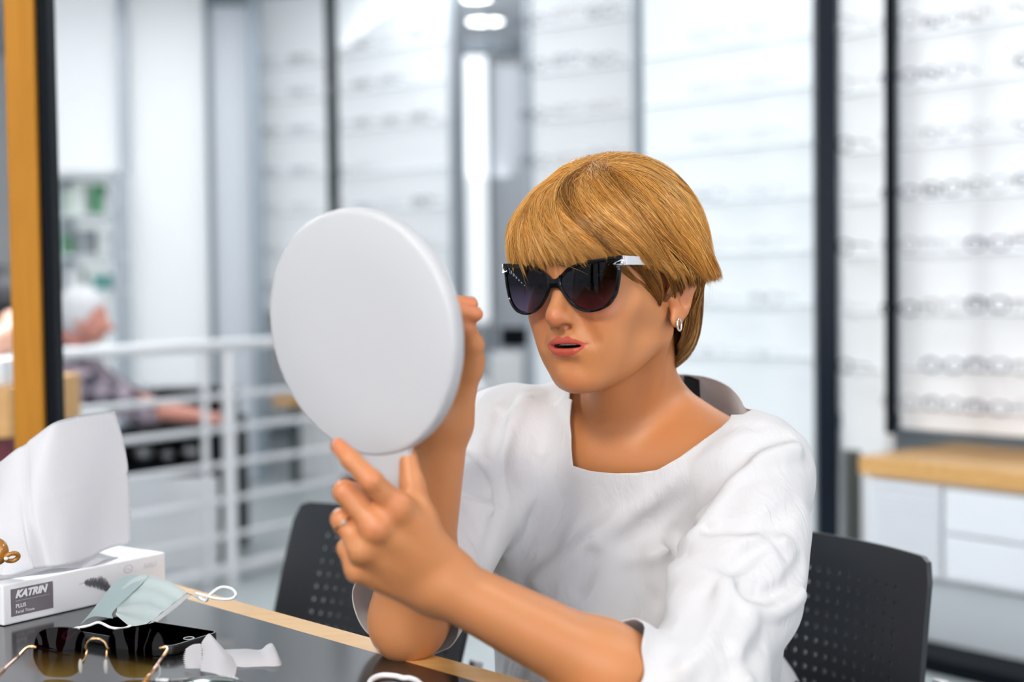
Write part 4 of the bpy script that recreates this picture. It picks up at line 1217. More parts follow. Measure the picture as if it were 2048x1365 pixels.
for s in (1, -1):
    bm = bmesh.new(); n = len(o2)
    L = []
    for (u, v), (ui, vi) in zip(o2, i2):
        um, vm = (u + ui) / 2, (v + vi) / 2
        L.append([bm.verts.new(gpt(s * u, v, 0.0012)), bm.verts.new(gpt(s * um, vm, 0.0024)), bm.verts.new(gpt(s * ui, vi, 0.0012)), bm.verts.new(gpt(s * ui, vi, -0.0018)), bm.verts.new(gpt(s * u, v, -0.0018))])
    for i in range(n):
        a, b = L[i], L[(i + 1) % n]
        for k in range(5): bm.faces.new((a[k], a[(k + 1) % 5], b[(k + 1) % 5], b[k]))
    bobj('rim', bm, M_frame, sg, smooth='auto')
    # lens
    bm = bmesh.new(); NR = 8; cen = Vector((0.037, -0.006)); rings = []
    for r_ in range(1, NR + 1):
        rings.append([bm.verts.new(gpt(s * (cen.x + (u - cen.x) * r_ / NR), cen.y + (v - cen.y) * r_ / NR, 0.0002)) for u, v in i2])
    c = bm.verts.new(gpt(s * cen.x, cen.y, 0.0002))
    for k in range(n): bm.faces.new((c, rings[0][k], rings[0][(k + 1) % n]))
    for a, b in zip(rings[:-1], rings[1:]):
        for k in range(n): bm.faces.new((a[k], a[(k + 1) % n], b[(k + 1) % n], b[k]))
    uvz = [v.co.copy() for v in bm.verts]
    o = bobj('lens', bm, None, sg, smooth=True)
    me = o.data; me.materials.clear()
    zz = np.array([to_head(np.array(v.co, dtype=F32)[None])[0][2] for v in me.vertices])
    tcol = np.clip((zz - (0.029 - 0.033)) / 0.052, 0, 1)
    vcol(me, 'grad', np.stack([tcol] * 3, -1))
    if 'lens dark' not in MATS:
        m = bpy.data.materials.new('lens dark'); m.use_nodes = True; nt = m.node_tree
        for nd in list(nt.nodes): nt.nodes.remove(nd)
        out = nt.nodes.new('ShaderNodeOutputMaterial'); at = nt.nodes.new('ShaderNodeAttribute'); at.attribute_name = 'grad'
        rp = nt.nodes.new('ShaderNodeValToRGB'); rp.color_ramp.elements[0].color = (0.30, 0.20, 0.34, 1); rp.color_ramp.elements[1].color = (0.008, 0.006, 0.012, 1)
        rp.color_ramp.elements[0].position = 0.0; rp.color_ramp.elements[1].position = 0.62
        tr_ = nt.nodes.new('ShaderNodeBsdfTransparent'); gl = nt.nodes.new('ShaderNodeBsdfGlossy'); gl.inputs['Roughness'].default_value = 0.02
        gl.inputs['Color'].default_value = (0.9, 0.9, 1.0, 1)
        fr = nt.nodes.new('ShaderNodeFresnel'); fr.inputs['IOR'].default_value = 1.5
        mx = nt.nodes.new('ShaderNodeMixShader')
        nt.links.new(at.outputs['Color'], rp.inputs['Fac']); nt.links.new(rp.outputs['Color'], tr_.inputs['Color'])
        hf_ = nt.nodes.new('ShaderNodeMath'); hf_.operation = 'MULTIPLY'; hf_.inputs[1].default_value = 0.5; nt.links.new(fr.outputs[0], hf_.inputs[0]); nt.links.new(hf_.outputs[0], mx.inputs[0]); nt.links.new(tr_.outputs[0], mx.inputs[1]); nt.links.new(gl.outputs[0], mx.inputs[2]); nt.links.new(mx.outputs[0], out.inputs['Surface'])
        MATS['lens dark'] = m
    me.materials.append(MATS['lens dark'])
    # metal hinge accent and pearly temple
    hx = 0.0735
    st = gpt(s * 0.0735, 0.0165, -0.002)
    bm = bmesh.new()
    P4 = [gpt(s * 0.0728, 0.0190, -0.002), gpt(s * 0.0735, 0.0115, -0.002), hw(s * 0.0765, 0.076, 0.0395), hw(s * 0.0765, 0.076, 0.0475)]
    pts = [st, hw(s * 0.0762, 0.090, 0.0450), hw(s * 0.0775, 0.060, 0.0425), hw(s * 0.0785, 0.020, 0.038), hw(s * 0.0780, -0.005, 0.033), hw(s * 0.0770, -0.028, 0.010)]
    pts = smooth_curve(pts, 6)
    vs_prev = None
    for i, q_ in enumerate(pts):
        t = i / (len(pts) - 1); hh = 0.0048 - 0.0018 * t; th = 0.0013
        up = HU if t < 0.75 else (HU * 0.7 + HF * 0.7)
        cur = [bm.verts.new(q_ + up * hh + HL * th), bm.verts.new(q_ - up * hh + HL * th), bm.verts.new(q_ - up * hh - HL * th), bm.verts.new(q_ + up * hh - HL * th)]
        if vs_prev:
            for k in range(4): bm.faces.new((vs_prev[k], vs_prev[(k + 1) % 4], cur[(k + 1) % 4], cur[k]))
        else: bm.faces.new(cur)
        vs_prev = cur
    bm.faces.new(vs_prev)
    tm = bobj('temple', bm, mat('pearl temple', (0.72, 0.72, 0.76), 0.2, 0.35), sg)
    tm['label'] = 'silvery white temple'
    bm = bmesh.new()
    tip = [gpt(s * 0.0655, 0.0135, 0.003), gpt(s * 0.0738, 0.0178, 0.0022), gpt(s * 0.0748, 0.0150, -0.001), gpt(s * 0.0736, 0.0118, 0.0022)]
    top = [bm.verts.new(x) for x in tip]; bot = [bm.verts.new(x - HF * 0.0022) for x in tip]
    bm.faces.new(top); bm.faces.new(bot[::-1])
    for k in range(4): bm.faces.new((top[k], top[(k + 1) % 4], bot[(k + 1) % 4], bot[k]))
    bobj('hinge_accent', bm, mat('chrome', (0.85, 0.85, 0.88), 0.12, 1.0), sg)
# bridge
bm = bmesh.new(); prev = None
for i in range(11):
    u = -0.0072 + 0.0144 * i / 10; k = (u / 0.0072) ** 2
    top = 0.0022 + 0.0040 * k; bot = -0.0060 - 0.0022 * k + 0.0
    cur = [bm.verts.new(gpt(u, top, 0.0014)), bm.verts.new(gpt(u, (top + bot) / 2, 0.0032)), bm.verts.new(gpt(u, bot, 0.0014)), bm.verts.new(gpt(u, bot, -0.0020)), bm.verts.new(gpt(u, top, -0.0020))]
    if prev:
        for j in range(5): bm.faces.new((prev[j], prev[(j + 1) % 5], cur[(j + 1) % 5], cur[j]))
    else: bm.faces.new(cur)
    prev = cur
bm.faces.new(prev)
bobj('bridge', bm, M_frame, sg, smooth='auto')
# hoop earring
ec = hw(0.0790, 0.0015, -0.0280)
bm = bmesh.new(); add_tube(bm, [ec + HU * (0.0062 * math.sin(a * PI / 12)) + HF * (0.0042 * math.cos(a * PI / 12)) for a in range(24)], 0.0012, seg=8, closed=True)
er = thing('earring', 'small silver hoop earring in the woman\'s ear', 'earring', tuple(ec))
bobj('hoop', bm, mat('silver', (0.9, 0.88, 0.85), 0.12, 1.0), er, smooth=True)
# ------------------------------------------------------------------ hair
HC = np.array([0.0, -0.005, 0.035])
def hair_sdf(q):
    s = q.copy(); s[:, 0] = np.abs(s[:, 0])
    d = ell(q, (0, -0.012, 0.052), (0.091, 0.116, 0.105))
    d = smin(d, ell(q, (0.0, 0.052, 0.070), (0.079, 0.057, 0.046)), 0.03)
    d = smin(d, ell(q, (0, -0.058, -0.020), (0.068, 0.052, 0.072)), 0.025)
    d = smin(d, ell(s, (0.068, -0.012, 0.030), (0.027, 0.050, 0.040)), 0.02)
    return d
NA, NE = 181, 121
def dirs(al, th):
    "al azimuth from front towards her left, th polar angle from the top (radians)"
    return np.stack([np.sin(th) * np.sin(al), np.sin(th) * np.cos(al), np.cos(th)], -1)
_al = np.linspace(-PI, PI, NA); _th = np.linspace(0, math.radians(165), NE)
_A, _T = np.meshgrid(_al, _th, indexing='ij')
_D = dirs(_A, _T).reshape(-1, 3)
lo_ = np.full(len(_D), 0.02); hi_ = np.full(len(_D), 0.25)
for _ in range(22):
    mid = (lo_ + hi_) / 2
    inside = hair_sdf((HC + _D * mid[:, None]).astype(F32)) < 0
    lo_ = np.where(inside, mid, lo_); hi_ = np.where(inside, hi_, mid)
RAD = lo_.reshape(NA, NE)
def rad(al, th):
    al = (al + PI) % (2 * PI) - PI
    fa_ = (al + PI) / (2 * PI) * (NA - 1); ft = np.clip(th / _th[-1], 0, 0.9999) * (NE - 1)
    i = np.clip(fa_.astype(int), 0, NA - 2); j = np.clip(ft.astype(int), 0, NE - 2); u = fa_ - i; v = ft - j
    return RAD[i, j] * (1 - u) * (1 - v) + RAD[i + 1, j] * u * (1 - v) + RAD[i, j + 1] * (1 - u) * v + RAD[i + 1, j + 1] * u * v
def theta_at_z(al, z):
    th = np.linspace(0.05, math.radians(163), 240)
    out = np.zeros(len(al))
    for k, (a, zz) in enumerate(zip(al, z)):
        r = rad(np.full(240, a), th); pz = HC[2] + r * np.cos(th)
        idx = np.nonzero(pz < zz)[0]
        out[k] = th[idx[0]] if len(idx) else th[-1]
    return out
deg = math.radians
ZT = np.array([[-180, -0.080], [-150, -0.080], [-125, -0.060], [-105, 0.005], [-85, 0.002], [-68, -0.015], [-50, 0.030], [-30, 0.046], [0, 0.0475], [25, 0.0455], [45, 0.043], [58, 0.034], [66, 0.012], [74, -0.022], [82, -0.018], [90, 0.010], [102, 0.014], [112, 0.000], [124, -0.055], [150, -0.086], [180, -0.086]])
ZTOP = np.array([[-180, 0.010], [-110, 0.015], [-80, 0.010], [-55, 0.035], [-30, 0.048], [0, 0.0485], [45, 0.0445], [62, 0.034], [75, 0.020], [90, 0.018], [110, 0.020], [130, 0.018], [150, 0.015], [180, 0.010]])
aa = np.linspace(-180, 180, 361)
TH_U = theta_at_z(np.radians(aa), np.interp(aa, ZT[:, 0], ZT[:, 1]))
TH_T = theta_at_z(np.radians(aa), np.interp(aa, ZTOP[:, 0], ZTOP[:, 1]))
C0 = np.array([deg(15) * 1.0, deg(2)])       # (front, left) in the azimuthal chart
BT = np.array([[-180, 0.0], [-120, 0.10], [-70, 0.12], [-40, 0.0], [-20, -0.14], [10, -0.30], [35, -0.34], [50, -0.30], [65, -0.26], [85, -0.24], [110, -0.16], [140, -0.06], [180, 0.0]])
rs = np.random.RandomState(11)
SV, SF, SC = [], [], []
voff = 0
def strands(ae, tend, lay, t0, n_seg, r0, colr, jit, tipconv, flick, centers, lift=0.0, wob=0.0015):
    "arrays per strand; builds triangular tubes in world space"
    global voff
    n = len(ae)
    t = np.linspace(0, 1, n_seg)[None, :]
    tt = t0[:, None] + (1 - t0[:, None]) * t
    U1 = np.stack([tend * np.cos(ae), tend * np.sin(ae)], -1)
    dv_ = U1 - C0; ln = np.linalg.norm(dv_, axis=1, keepdims=True)
    pr = np.stack([-dv_[:, 1], dv_[:, 0]], -1) / ln
    aed = np.degrees(ae)
    bend = np.interp((aed + 180) % 360 - 180, BT[:, 0], BT[:, 1]) + jit[:, 0] * 0.05
    U = C0 + dv_[:, None, :] * tt[..., None] + (pr * (bend[:, None] * ln))[:, None, :] * np.sin(PI * tt ** 0.9)[..., None]
    ro = np.stack([rs.normal(0, deg(4), n) + deg(9) * np.sin(centers[:, 0] * 37 + 1), rs.normal(0, deg(3), n) + deg(4) * np.sin(centers[:, 0] * 91)], -1)
    U = U + ro[:, None, :] * ((1 - tt) ** 2)[..., None]
    conv = 1 - (1 - tipconv) * tt ** 2.5
    U = U + (jit[:, None, 1:3] * conv[..., None])
    th = np.linalg.norm(U, axis=2); al = np.arctan2(U[..., 1], U[..., 0])
    R = rad(al.ravel(), th.ravel()).reshape(al.shape)
    emerge = np.clip((tt - t0[:, None]) / 0.22, 0, 1); emerge = emerge * emerge * (3 - 2 * emerge)
    R = R + lay[:, None] - 0.006 * (1 - emerge) + flick[:, None] * np.clip((tt - 0.80) / 0.2, 0, 1) ** 2 + lift * np.sin(PI * tt)
    R = R + wob * np.sin(tt * 9 + centers[:, 0:1] * 40) * 0.6 + 0.0006 * np.sin(tt * 14 + centers[:, 1:2] * 90)
    pos = HC + dirs(al, th) * R[..., None]
    pos = from_head(pos.reshape(-1, 3)).reshape(n, n_seg, 3)
    tan = np.gradient(pos, axis=1); tan /= np.maximum(np.linalg.norm(tan, axis=2, keepdims=True), 1e-9)
    nrm = pos - np.array(from_head(HC[None])[0]); nrm -= tan * np.sum(nrm * tan, 2, keepdims=True); nrm /= np.maximum(np.linalg.norm(nrm, axis=2, keepdims=True), 1e-9)
    bn = np.cross(tan, nrm)
    w_ = r0[:, None] * np.clip((1.02 - t) * 5, 0.12, 1) * np.clip(t * 8 + 0.3, 0, 1)
    ring = [pos + (nrm * math.cos(k * 2 * PI / 3) + bn * math.sin(k * 2 * PI / 3)) * w_[..., None] for k in range(3)]
    v = np.stack(ring, 2).reshape(-1, 3)
    base = (np.arange(n)[:, None] * n_seg + np.arange(n_seg - 1)[None]) * 3
    fs = [np.stack([base + k, base + (k + 1) % 3, base + 3 + (k + 1) % 3, base + 3 + k], -1).reshape(-1, 4) for k in range(3)]
    SV.append(v.astype(np.float32)); SF.append(np.concatenate(fs) + voff); voff += len(v)
    SC.append(np.repeat(colr[:, None, :], n_seg, axis=1).repeat(3, axis=1).reshape(-1, 3) if False else np.repeat(colr, n_seg * 3, axis=0))
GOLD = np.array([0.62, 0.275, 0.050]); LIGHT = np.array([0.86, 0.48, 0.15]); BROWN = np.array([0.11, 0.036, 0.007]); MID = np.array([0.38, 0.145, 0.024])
def locks(nl, per, table, lay_rng, a_rng, t0_rng, spread, flick_rng, pal, seg=15, r=0.00026, tipconv=0.35):
    L_a = rs.uniform(*np.radians(a_rng), nl)
    lay_l = rs.uniform(*lay_rng, nl); t0_l = rs.uniform(*t0_rng, nl); fl = rs.uniform(*flick_rng, nl) * (rs.rand(nl) < 0.7)
    te = np.interp((np.degrees(L_a) + 180) % 360 - 180, aa, table) + rs.normal(0, deg(1.3), nl)
    pw = rs.dirichlet(pal[1], nl); cl = pw @ np.array(pal[0])
    ids = np.repeat(np.arange(nl), per); n = len(ids)
    jit = np.stack([rs.normal(0, 0.12, n) + np.repeat(rs.normal(0, 1.3, nl), per), rs.normal(0, deg(spread), n), rs.normal(0, deg(spread), n)], -1)
    c = cl[ids] * rs.normal(1, 0.13, (n, 1))
    c = np.where(rs.rand(n, 1) < (0.12 if len(pal[0]) != 2 else 0.03), LIGHT * rs.uniform(0.8, 1.1, (n, 1)), c)
    cen = np.stack([L_a[ids], t0_l[ids]], -1)
    strands(L_a[ids], te[ids] + rs.normal(0, deg(0.8), n), lay_l[ids] + rs.normal(0, 0.0009, n), np.clip(t0_l[ids] + rs.normal(0, 0.03, n), 0.0, 0.7), seg, np.full(n, r) * rs.uniform(0.7, 1.25, n), np.clip(c, 0.01, 1), jit, tipconv, fl[ids], cen)
# under layers to the nape
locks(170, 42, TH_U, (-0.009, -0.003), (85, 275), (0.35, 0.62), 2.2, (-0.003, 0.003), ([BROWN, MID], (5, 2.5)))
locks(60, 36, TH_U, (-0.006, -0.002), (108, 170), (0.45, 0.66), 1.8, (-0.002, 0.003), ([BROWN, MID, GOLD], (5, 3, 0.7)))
# sideburn wisps in front of the ear
locks(16, 26, TH_U, (-0.010, -0.005), (68, 86), (0.4, 0.6), 1.5, (-0.004, 0.0), ([BROWN, MID], (2, 2)), tipconv=0.2)
# main crown layers, all round
locks(230, 40, TH_T, (-0.007, -0.003), (-180, 180), (0.0, 0.35), 1.9, (-0.002, 0.003), ([BROWN, MID, GOLD], (2.2, 1.4, 0.7)), tipconv=0.2)
locks(190, 50, TH_T, (-0.0045, 0.0045), (-180, 180), (0.0, 0.14), 1.25, (-0.002, 0.009), ([MID, GOLD, LIGHT, BROWN], (0.6, 0.9, 0.65, 0.5)), tipconv=0.15)
# fringe, extra density
locks(90, 44, TH_T, (-0.004, 0.002), (-62, 62), (0.0, 0.2), 1.5, (-0.003, 0.001), ([MID, GOLD, LIGHT], (0.7, 1.0, 0.6)), tipconv=0.16)
# flicked ends behind the ear
locks(46, 36, TH_T, (-0.001, 0.003), (92, 165), (0.2, 0.55), 1.7, (0.004, 0.014), ([MID, GOLD, BROWN], (3, 3, 1)))
locks(34, 26, TH_T, (0.000, 0.004), (-150, 150), (0.0, 0.5), 3.2, (0.0, 0.006), ([GOLD, LIGHT], (1, 1)), r=0.0002, tipconv=0.5)
# fly-aways
n = 220
a_ = rs.uniform(-PI, PI, n)
strands(a_, np.interp(np.degrees(a_), aa, TH_T) + rs.normal(0, deg(5), n), rs.uniform(0.001, 0.006, n), rs.uniform(0, 0.5, n), 15, np.full(n, 0.00013), np.tile(LIGHT * 0.9, (n, 1)), np.stack([rs.normal(0, 2.5, n), rs.normal(0, deg(6), n), rs.normal(0, deg(6), n)], -1), 1.2, rs.uniform(0, 0.010, n), np.stack([a_, a_], -1))
def make_hair_mat():
    m = bpy.data.materials.new('blond hair'); m.use_nodes = True; nt = m.node_tree; b = nt.nodes['Principled BSDF']
    at = nt.nodes.new('ShaderNodeAttribute'); at.attribute_name = 'tint'
    nt.links.new(at.outputs['Color'], b.inputs['Base Color'])
    b.inputs['Roughness'].default_value = 0.26
    b.inputs['Specular IOR Level'].default_value = 0.7
    b.inputs['Specular Tint'].default_value = (1.0, 0.82, 0.55, 1)
    return m
M_hair = make_hair_mat()
hv = np.concatenate(SV); hf = np.concatenate(SF)
# keep tips from sinking into the skin: push outwards where needed
hair = mobj('hair', hv, hf, M_hair, woman)
vcol(hair.data, 'tint', np.concatenate(SC))
hair['label'] = 'short layered golden-blond hair with a side-swept fringe'
# underlying mass of hair
def cap_sdf(p):
    q = to_head(p); d = hair_sdf(q) + 0.0095
    return d
kv, kf = surface_nets(cap_sdf, *bounds([hw(x, y, z) for x in (-0.1, 0.1) for y in (-0.13, 0.12) for z in (-0.1, 0.17)], 0.01), 0.003)
kq = (kv - np.array(HO)) @ HM.astype(np.float64).T - HC
kth = np.arccos(np.clip(kq[:, 2] / np.linalg.norm(kq, axis=1), -1, 1)); kal = np.degrees(np.arctan2(kq[:, 0], kq[:, 1]))
lim = np.interp(kal, aa, TH_U) - deg(5)
lim = np.where(np.abs(kal) < 75, np.minimum(lim, np.interp(kal, aa, TH_T) - deg(9)), lim)
kv2, kf2 = clip_mesh(kv, kf, lim - kth)
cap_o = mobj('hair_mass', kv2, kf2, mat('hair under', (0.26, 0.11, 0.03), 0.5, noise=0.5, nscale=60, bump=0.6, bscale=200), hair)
# ------------------------------------------------------------------ the table
TZ = 0.75
E1 = atZ(400, 1183, TZ); E2 = atZ(1060, 1364, TZ)
ed = (E2 - E1); ed.z = 0; ed.normalize()
nin = Vector((-ed.y, ed.x, 0)); 
if nin.y > 0: nin = -nin            # towards the camera side
T0 = E1 - ed * 0.62; T1 = E2 + ed * 1.10
def on_edge(t): return E1 + ed * t
tb = thing('table', 'black speckled glossy table top with a pale wooden edge in front of the woman', 'table', (T0.x, T0.y, 0))
M_granite = mat('black speckled top', (0.012, 0.013, 0.014), 0.13)
nt = M_granite.node_tree; b_ = nt.nodes['Principled BSDF']
tc = nt.nodes.new('ShaderNodeTexCoord'); vz = nt.nodes.new('ShaderNodeTexVoronoi'); vz.inputs['Scale'].default_value = 430
rp = nt.nodes.new('ShaderNodeValToRGB'); rp.color_ramp.elements[0].position = 0.0; rp.color_ramp.elements[0].color = (0.9, 0.86, 0.78, 1); rp.color_ramp.elements[1].position = 0.16; rp.color_ramp.elements[1].color = (0.012, 0.013, 0.014, 1)
nz = nt.nodes.new('ShaderNodeTexNoise'); nz.inputs['Scale'].default_value = 260
r2 = nt.nodes.new('ShaderNodeValToRGB'); r2.color_ramp.elements[0].position = 0.48; r2.color_ramp.elements[1].position = 0.58
mx = nt.nodes.new('ShaderNodeMixRGB'); mx.inputs[1].default_value = (0.012, 0.013, 0.014, 1)
nt.links.new(tc.outputs['Object'], vz.inputs['Vector']); nt.links.new(tc.outputs['Object'], nz.inputs['Vector'])
nt.links.new(vz.outputs['Distance'], rp.inputs['Fac']); nt.links.new(nz.outputs['Fac'], r2.inputs['Fac']); nt.links.new(r2.outputs['Color'], mx.inputs[0]); nt.links.new(rp.outputs['Color'], mx.inputs[2]); nt.links.new(mx.outputs[0], b_.inputs['Base Color'])
b_.inputs['Specular IOR Level'].default_value = 1.0
SW = 0.034
def quad_slab(bm, a, b, c, d, z0, z1, bev=0.0):
    add_hexa(bm, [(p.x, p.y, z) for z in (z0, z1) for p in (a, b, c, d)], bev)
bm = bmesh.new(); quad_slab(bm, T0 + nin * SW, T1 + nin * SW, T1 + nin * 0.92, T0 + nin * 0.92, TZ - 0.03, TZ, 0.0); bobj('table_top', bm, M_granite, tb)
bm = bmesh.new(); quad_slab(bm, T0, T1, T1 + nin * (SW - 0.00005), T0 + nin * (SW - 0.00005), TZ - 0.032, TZ, 0.0); o = bobj('wooden_edge', bm, None, tb)
M_edge = wood('edge beech', (0.66, 0.36, 0.10), (0.74, 0.43, 0.15), 0.22, axis=0); o.data.materials.clear(); o.data.materials.append(M_edge)
bm = bmesh.new(); quad_slab(bm, T0 + nin * 0.30, T1 + nin * 0.30, T1 + nin * 0.36, T0 + nin * 0.36, 0.04, TZ - 0.0325); bobj('panel_leg', bm, M_alud, tb)
bm = bmesh.new(); quad_slab(bm, T0 + nin * 0.15, T1 + nin * 0.15, T1 + nin * 0.80, T0 + nin * 0.80, 0.0, 0.04, 0.003); bobj('foot_plate', bm, M_alud, tb)

# ------------------------------------------------------------------ tissue box
bl0 = atZ(7, 1254, TZ); br0 = atZ(356, 1174, TZ)
bd = (br0 - bl0); bd.z = 0; BL = bd.length; bd.normalize(); bn_ = Vector((-bd.y, bd.x, 0))
BH = 0.0450; BW = 0.115; BL = 0.224
tbx = thing('tissue_box', 'white cardboard tissue box with a grey label and a printed feather', 'tissue box', (bl0.x, bl0.y, TZ))
M_card = mat('white card', (0.86, 0.86, 0.88), 0.45)
def bp(u, v, w): return bl0 + bd * u + bn_ * v + Vector((0, 0, w))
bm = bmesh.new()
add_hexa(bm, [bp(0, 0, 0.0005), bp(BL, 0, 0.0005), bp(BL, BW, 0.0005), bp(0, BW, 0.0005), bp(0, 0, BH), bp(BL, 0, BH), bp(BL, BW, BH), bp(0, BW, BH)], 0.0018)
bobj('carton', bm, M_card, tbx)
M_lab = mat('grey print', (0.36, 0.325, 0.355), 0.5)
def decal(pts, m, nm, parent, off=0.0004):
    bm = bmesh.new(); vs = [bm.verts.new(bp(u, -off, w)) for u, w in pts]; f = bm.faces.new(vs)
    bmesh.ops.solidify(bm, geom=[f], thickness=-0.0002)
    return bobj(nm, bm, m, parent)
lab = decal([(0.0095, 0.0085), (0.0635, 0.0085), (0.0635, 0.0385), (0.0095, 0.0385)], M_lab, 'label', tbx)
def text3d(txt, size, u, w, m, nm, parent, shear=0.0, off=0.0010, bold=0.0, sx_=1.0):
    cu = bpy.data.curves.new('t', 'FONT'); cu.body = txt; cu.size = size; cu.shear = shear; cu.offset = bold; cu.extrude = 0.00008
    cu.resolution_u = 3
    ob = bpy.data.objects.new('t', cu); COL.objects.link(ob)
    dg = bpy.context.evaluated_depsgraph_get(); me = bpy.data.meshes.new_from_object(ob.evaluated_get(dg))
    COL.objects.unlink(ob); bpy.data.objects.remove(ob)
    o_ = bp(u, -off, w)
    M = Matrix(((bd.x, 0, -bn_.x, o_.x), (bd.y, 0, -bn_.y, o_.y), (0, 1, 0, o_.z), (0, 0, 0, 1)))
    me.transform(M @ Matrix.Diagonal((sx_, 1, 1, 1)))
    me.materials.append(m)
    o2_ = bpy.data.objects.new(nm, me); link(o2_, parent); return o2_
M_prw = mat('white print', (0.85, 0.84, 0.86), 0.5)
text3d('KATRIN', 0.0108, 0.0150, 0.0285, M_prw, 'brand_lettering', lab, 0.35, bold=0.0006, sx_=1.02)
text3d('®', 0.004, 0.0535, 0.0345, M_prw, 'registered_mark', lab)
text3d('PLUS', 0.0058, 0.0150, 0.0172, M_prw, 'product_lettering', lab, bold=0.00012, sx_=1.05)
text3d('Facial Tissue', 0.0047, 0.0150, 0.0112, M_prw, 'product_lettering', lab, sx_=1.0)
bm = bmesh.new(); vs = [bm.verts.new(bp(u, -0.0009, w)) for u, w in ((0.015, 0.0246), (0.0585, 0.0246), (0.0585, 0.0249), (0.015, 0.0249))]; bm.faces.new(vs); bobj('rule', bm, M_prw, lab)
# printed feather
def feather():
    bm = bmesh.new(); spine = smooth_curve([(0.098, 0.0285, 0), (0.110, 0.0290, 0), (0.124, 0.0265, 0), (0.134, 0.0215, 0), (0.143, 0.0130, 0)], 8)
    q = random.Random(3); n = len(spine)
    for i in range(6, n):
        t = (i - 6) / (n - 7); p = spine[i]
        W_ = 0.0085 * math.sin(PI * (0.12 + 0.80 * t)) + 0.001
        for s in (1, -1):
            for k in range(3):
                base = p + Vector((q.uniform(-0.0006, 0.0006), 0, 0)); L_ = W_ * q.uniform(0.65, 1.1) * (0.75 if s > 0 else 1.1)
                tip = base + Vector((0.35 + 0.2 * q.random(), s * 1.0 - 0.1, 0)).normalized() * L_
                dd = Vector((0.0009, 0.0003, 0))
                vs = [bm.verts.new(bp(x.x, -0.0004, x.y)) for x in (base - dd, base + dd, tip + dd * 0.3, tip - dd * 0.3)]
                bm.faces.new(vs)
    for i in range(n - 1):
        a, b = spine[i], spine[i + 1]; vs = [bm.verts.new(bp(x.x, -0.0005, x.y + d_)) for x, d_ in ((a, -0.0002), (b, -0.0002), (b, 0.0002), (a, 0.0002))]; bm.faces.new(vs)
    return bobj('printed_feather', bm, mat('feather grey', (0.22, 0.21, 0.24), 0.6), tbx, normals=False)
feather()
M_faint = mat('faint print', (0.52, 0.51, 0.55), 0.5)
bm = bmesh.new(); add_tube(bm, [bp(0.168 + 0.0062 * math.cos(a * PI / 12), -0.0004, 0.0345 + 0.0045 * math.sin(a * PI / 12)) for a in range(24)], 0.00035, seg=5, closed=True)
add_tube(bm, [bp(0.164 + 0.008 * i / 6, -0.0004, 0.0345 + 0.0015 * math.sin(i)) for i in range(7)], 0.0003, seg=5)
bobj('printed_emblem', bm, M_faint, tbx)
text3d('NAU', 0.0085, 0.190, 0.0310, mat('fainter print', (0.66, 0.64, 0.67), 0.5), 'faint_lettering', tbx, 0.2)
# plastic slot film
bm = bmesh.new(); N = 24
ring1 = [bm.verts.new(bp(BL * 0.48 + 0.070 * math.cos(2 * PI * k / N), BW * 0.5 + 0.026 * math.sin(2 * PI * k / N), BH + 0.0004)) for k in range(N)]
bm.faces.new(ring1); bobj('slot_film', bm, mat('film', (0.75, 0.76, 0.78), 0.15), tbx)
# the tissue standing out of the slot
tis = thing('tissue', 'large white paper tissue standing up out of the tissue box', 'tissue', tuple(bp(0.09, 0.055, BH)))
def tcol(px, py, dv): 
    return P(px, py, dv)
low = [(-40, 1162, 1.575), (20, 1152, 1.575), (68, 1139, 1.570), (72, 1138, 1.568), (120, 1133, 1.590), (168, 1122, 1.625), (215, 1100, 1.665), (262, 1086, 1.70)]
top = [(-150, 985, 1.60), (-60, 950, 1.60), (0, 924, 1.60), (45, 892, 1.60), (92, 856, 1.60), (128, 838, 1.61), (178, 828, 1.64), (231, 823, 1.68)]
NU, NV = 57, 40
lo3 = smooth_curve([P(*q_) for q_ in low], 8); to3 = smooth_curve([P(*q_) for q_ in top], 8)
bm = bmesh.new(); g = []
for i in range(len(lo3)):
    rowv = []
    for j in range(NV + 1):
        t = j / NV; p = lo3[i].lerp(to3[i], t); u = i / (len(lo3) - 1)
        bul = 0.012 * math.sin(PI * t) * math.sin(PI * u * 1.3 + 0.4) + 0.0035 * math.sin(9 * u + 4 * t) * (1 - 0.3 * t) + 0.002 * math.sin(23 * u - 7 * t)
        crease = 0.004 * math.exp(-((t - 0.50 - 0.10 * (u - 0.7)) / 0.016) ** 2) * (1 if u > 0.55 else 0.2) - 0.005 * math.exp(-((u - 0.47 + 0.03 * t) / 0.02) ** 2)
        rowv.append(bm.verts.new(p + Vector((-0.25, -0.95, 0.1)) * (bul + crease)))
    g.append(rowv)
for i in range(len(g) - 1):
    for j in range(NV): bm.faces.new((g[i][j], g[i + 1][j], g[i + 1][j + 1], g[i][j + 1]))
bmesh.ops.solidify(bm, geom=bm.faces[:], thickness=0.0006)
M_tis = mat('tissue paper', (0.90, 0.89, 0.90), 0.9, bump=0.25, bscale=500)
nt = M_tis.node_tree; b_ = nt.nodes['Principled BSDF']; tl = nt.nodes.new('ShaderNodeBsdfTranslucent'); tl.inputs[0].default_value = (0.85, 0.85, 0.87, 1)
ms_ = nt.nodes.new('ShaderNodeMixShader'); ms_.inputs[0].default_value = 0.3; nt.links.new(b_.outputs[0], ms_.inputs[1]); nt.links.new(tl.outputs[0], ms_.inputs[2]); nt.links.new(ms_.outputs[0], nt.nodes['Material Output'].inputs['Surface'])
bobj('sheet', bm, M_tis, tis, smooth=True)
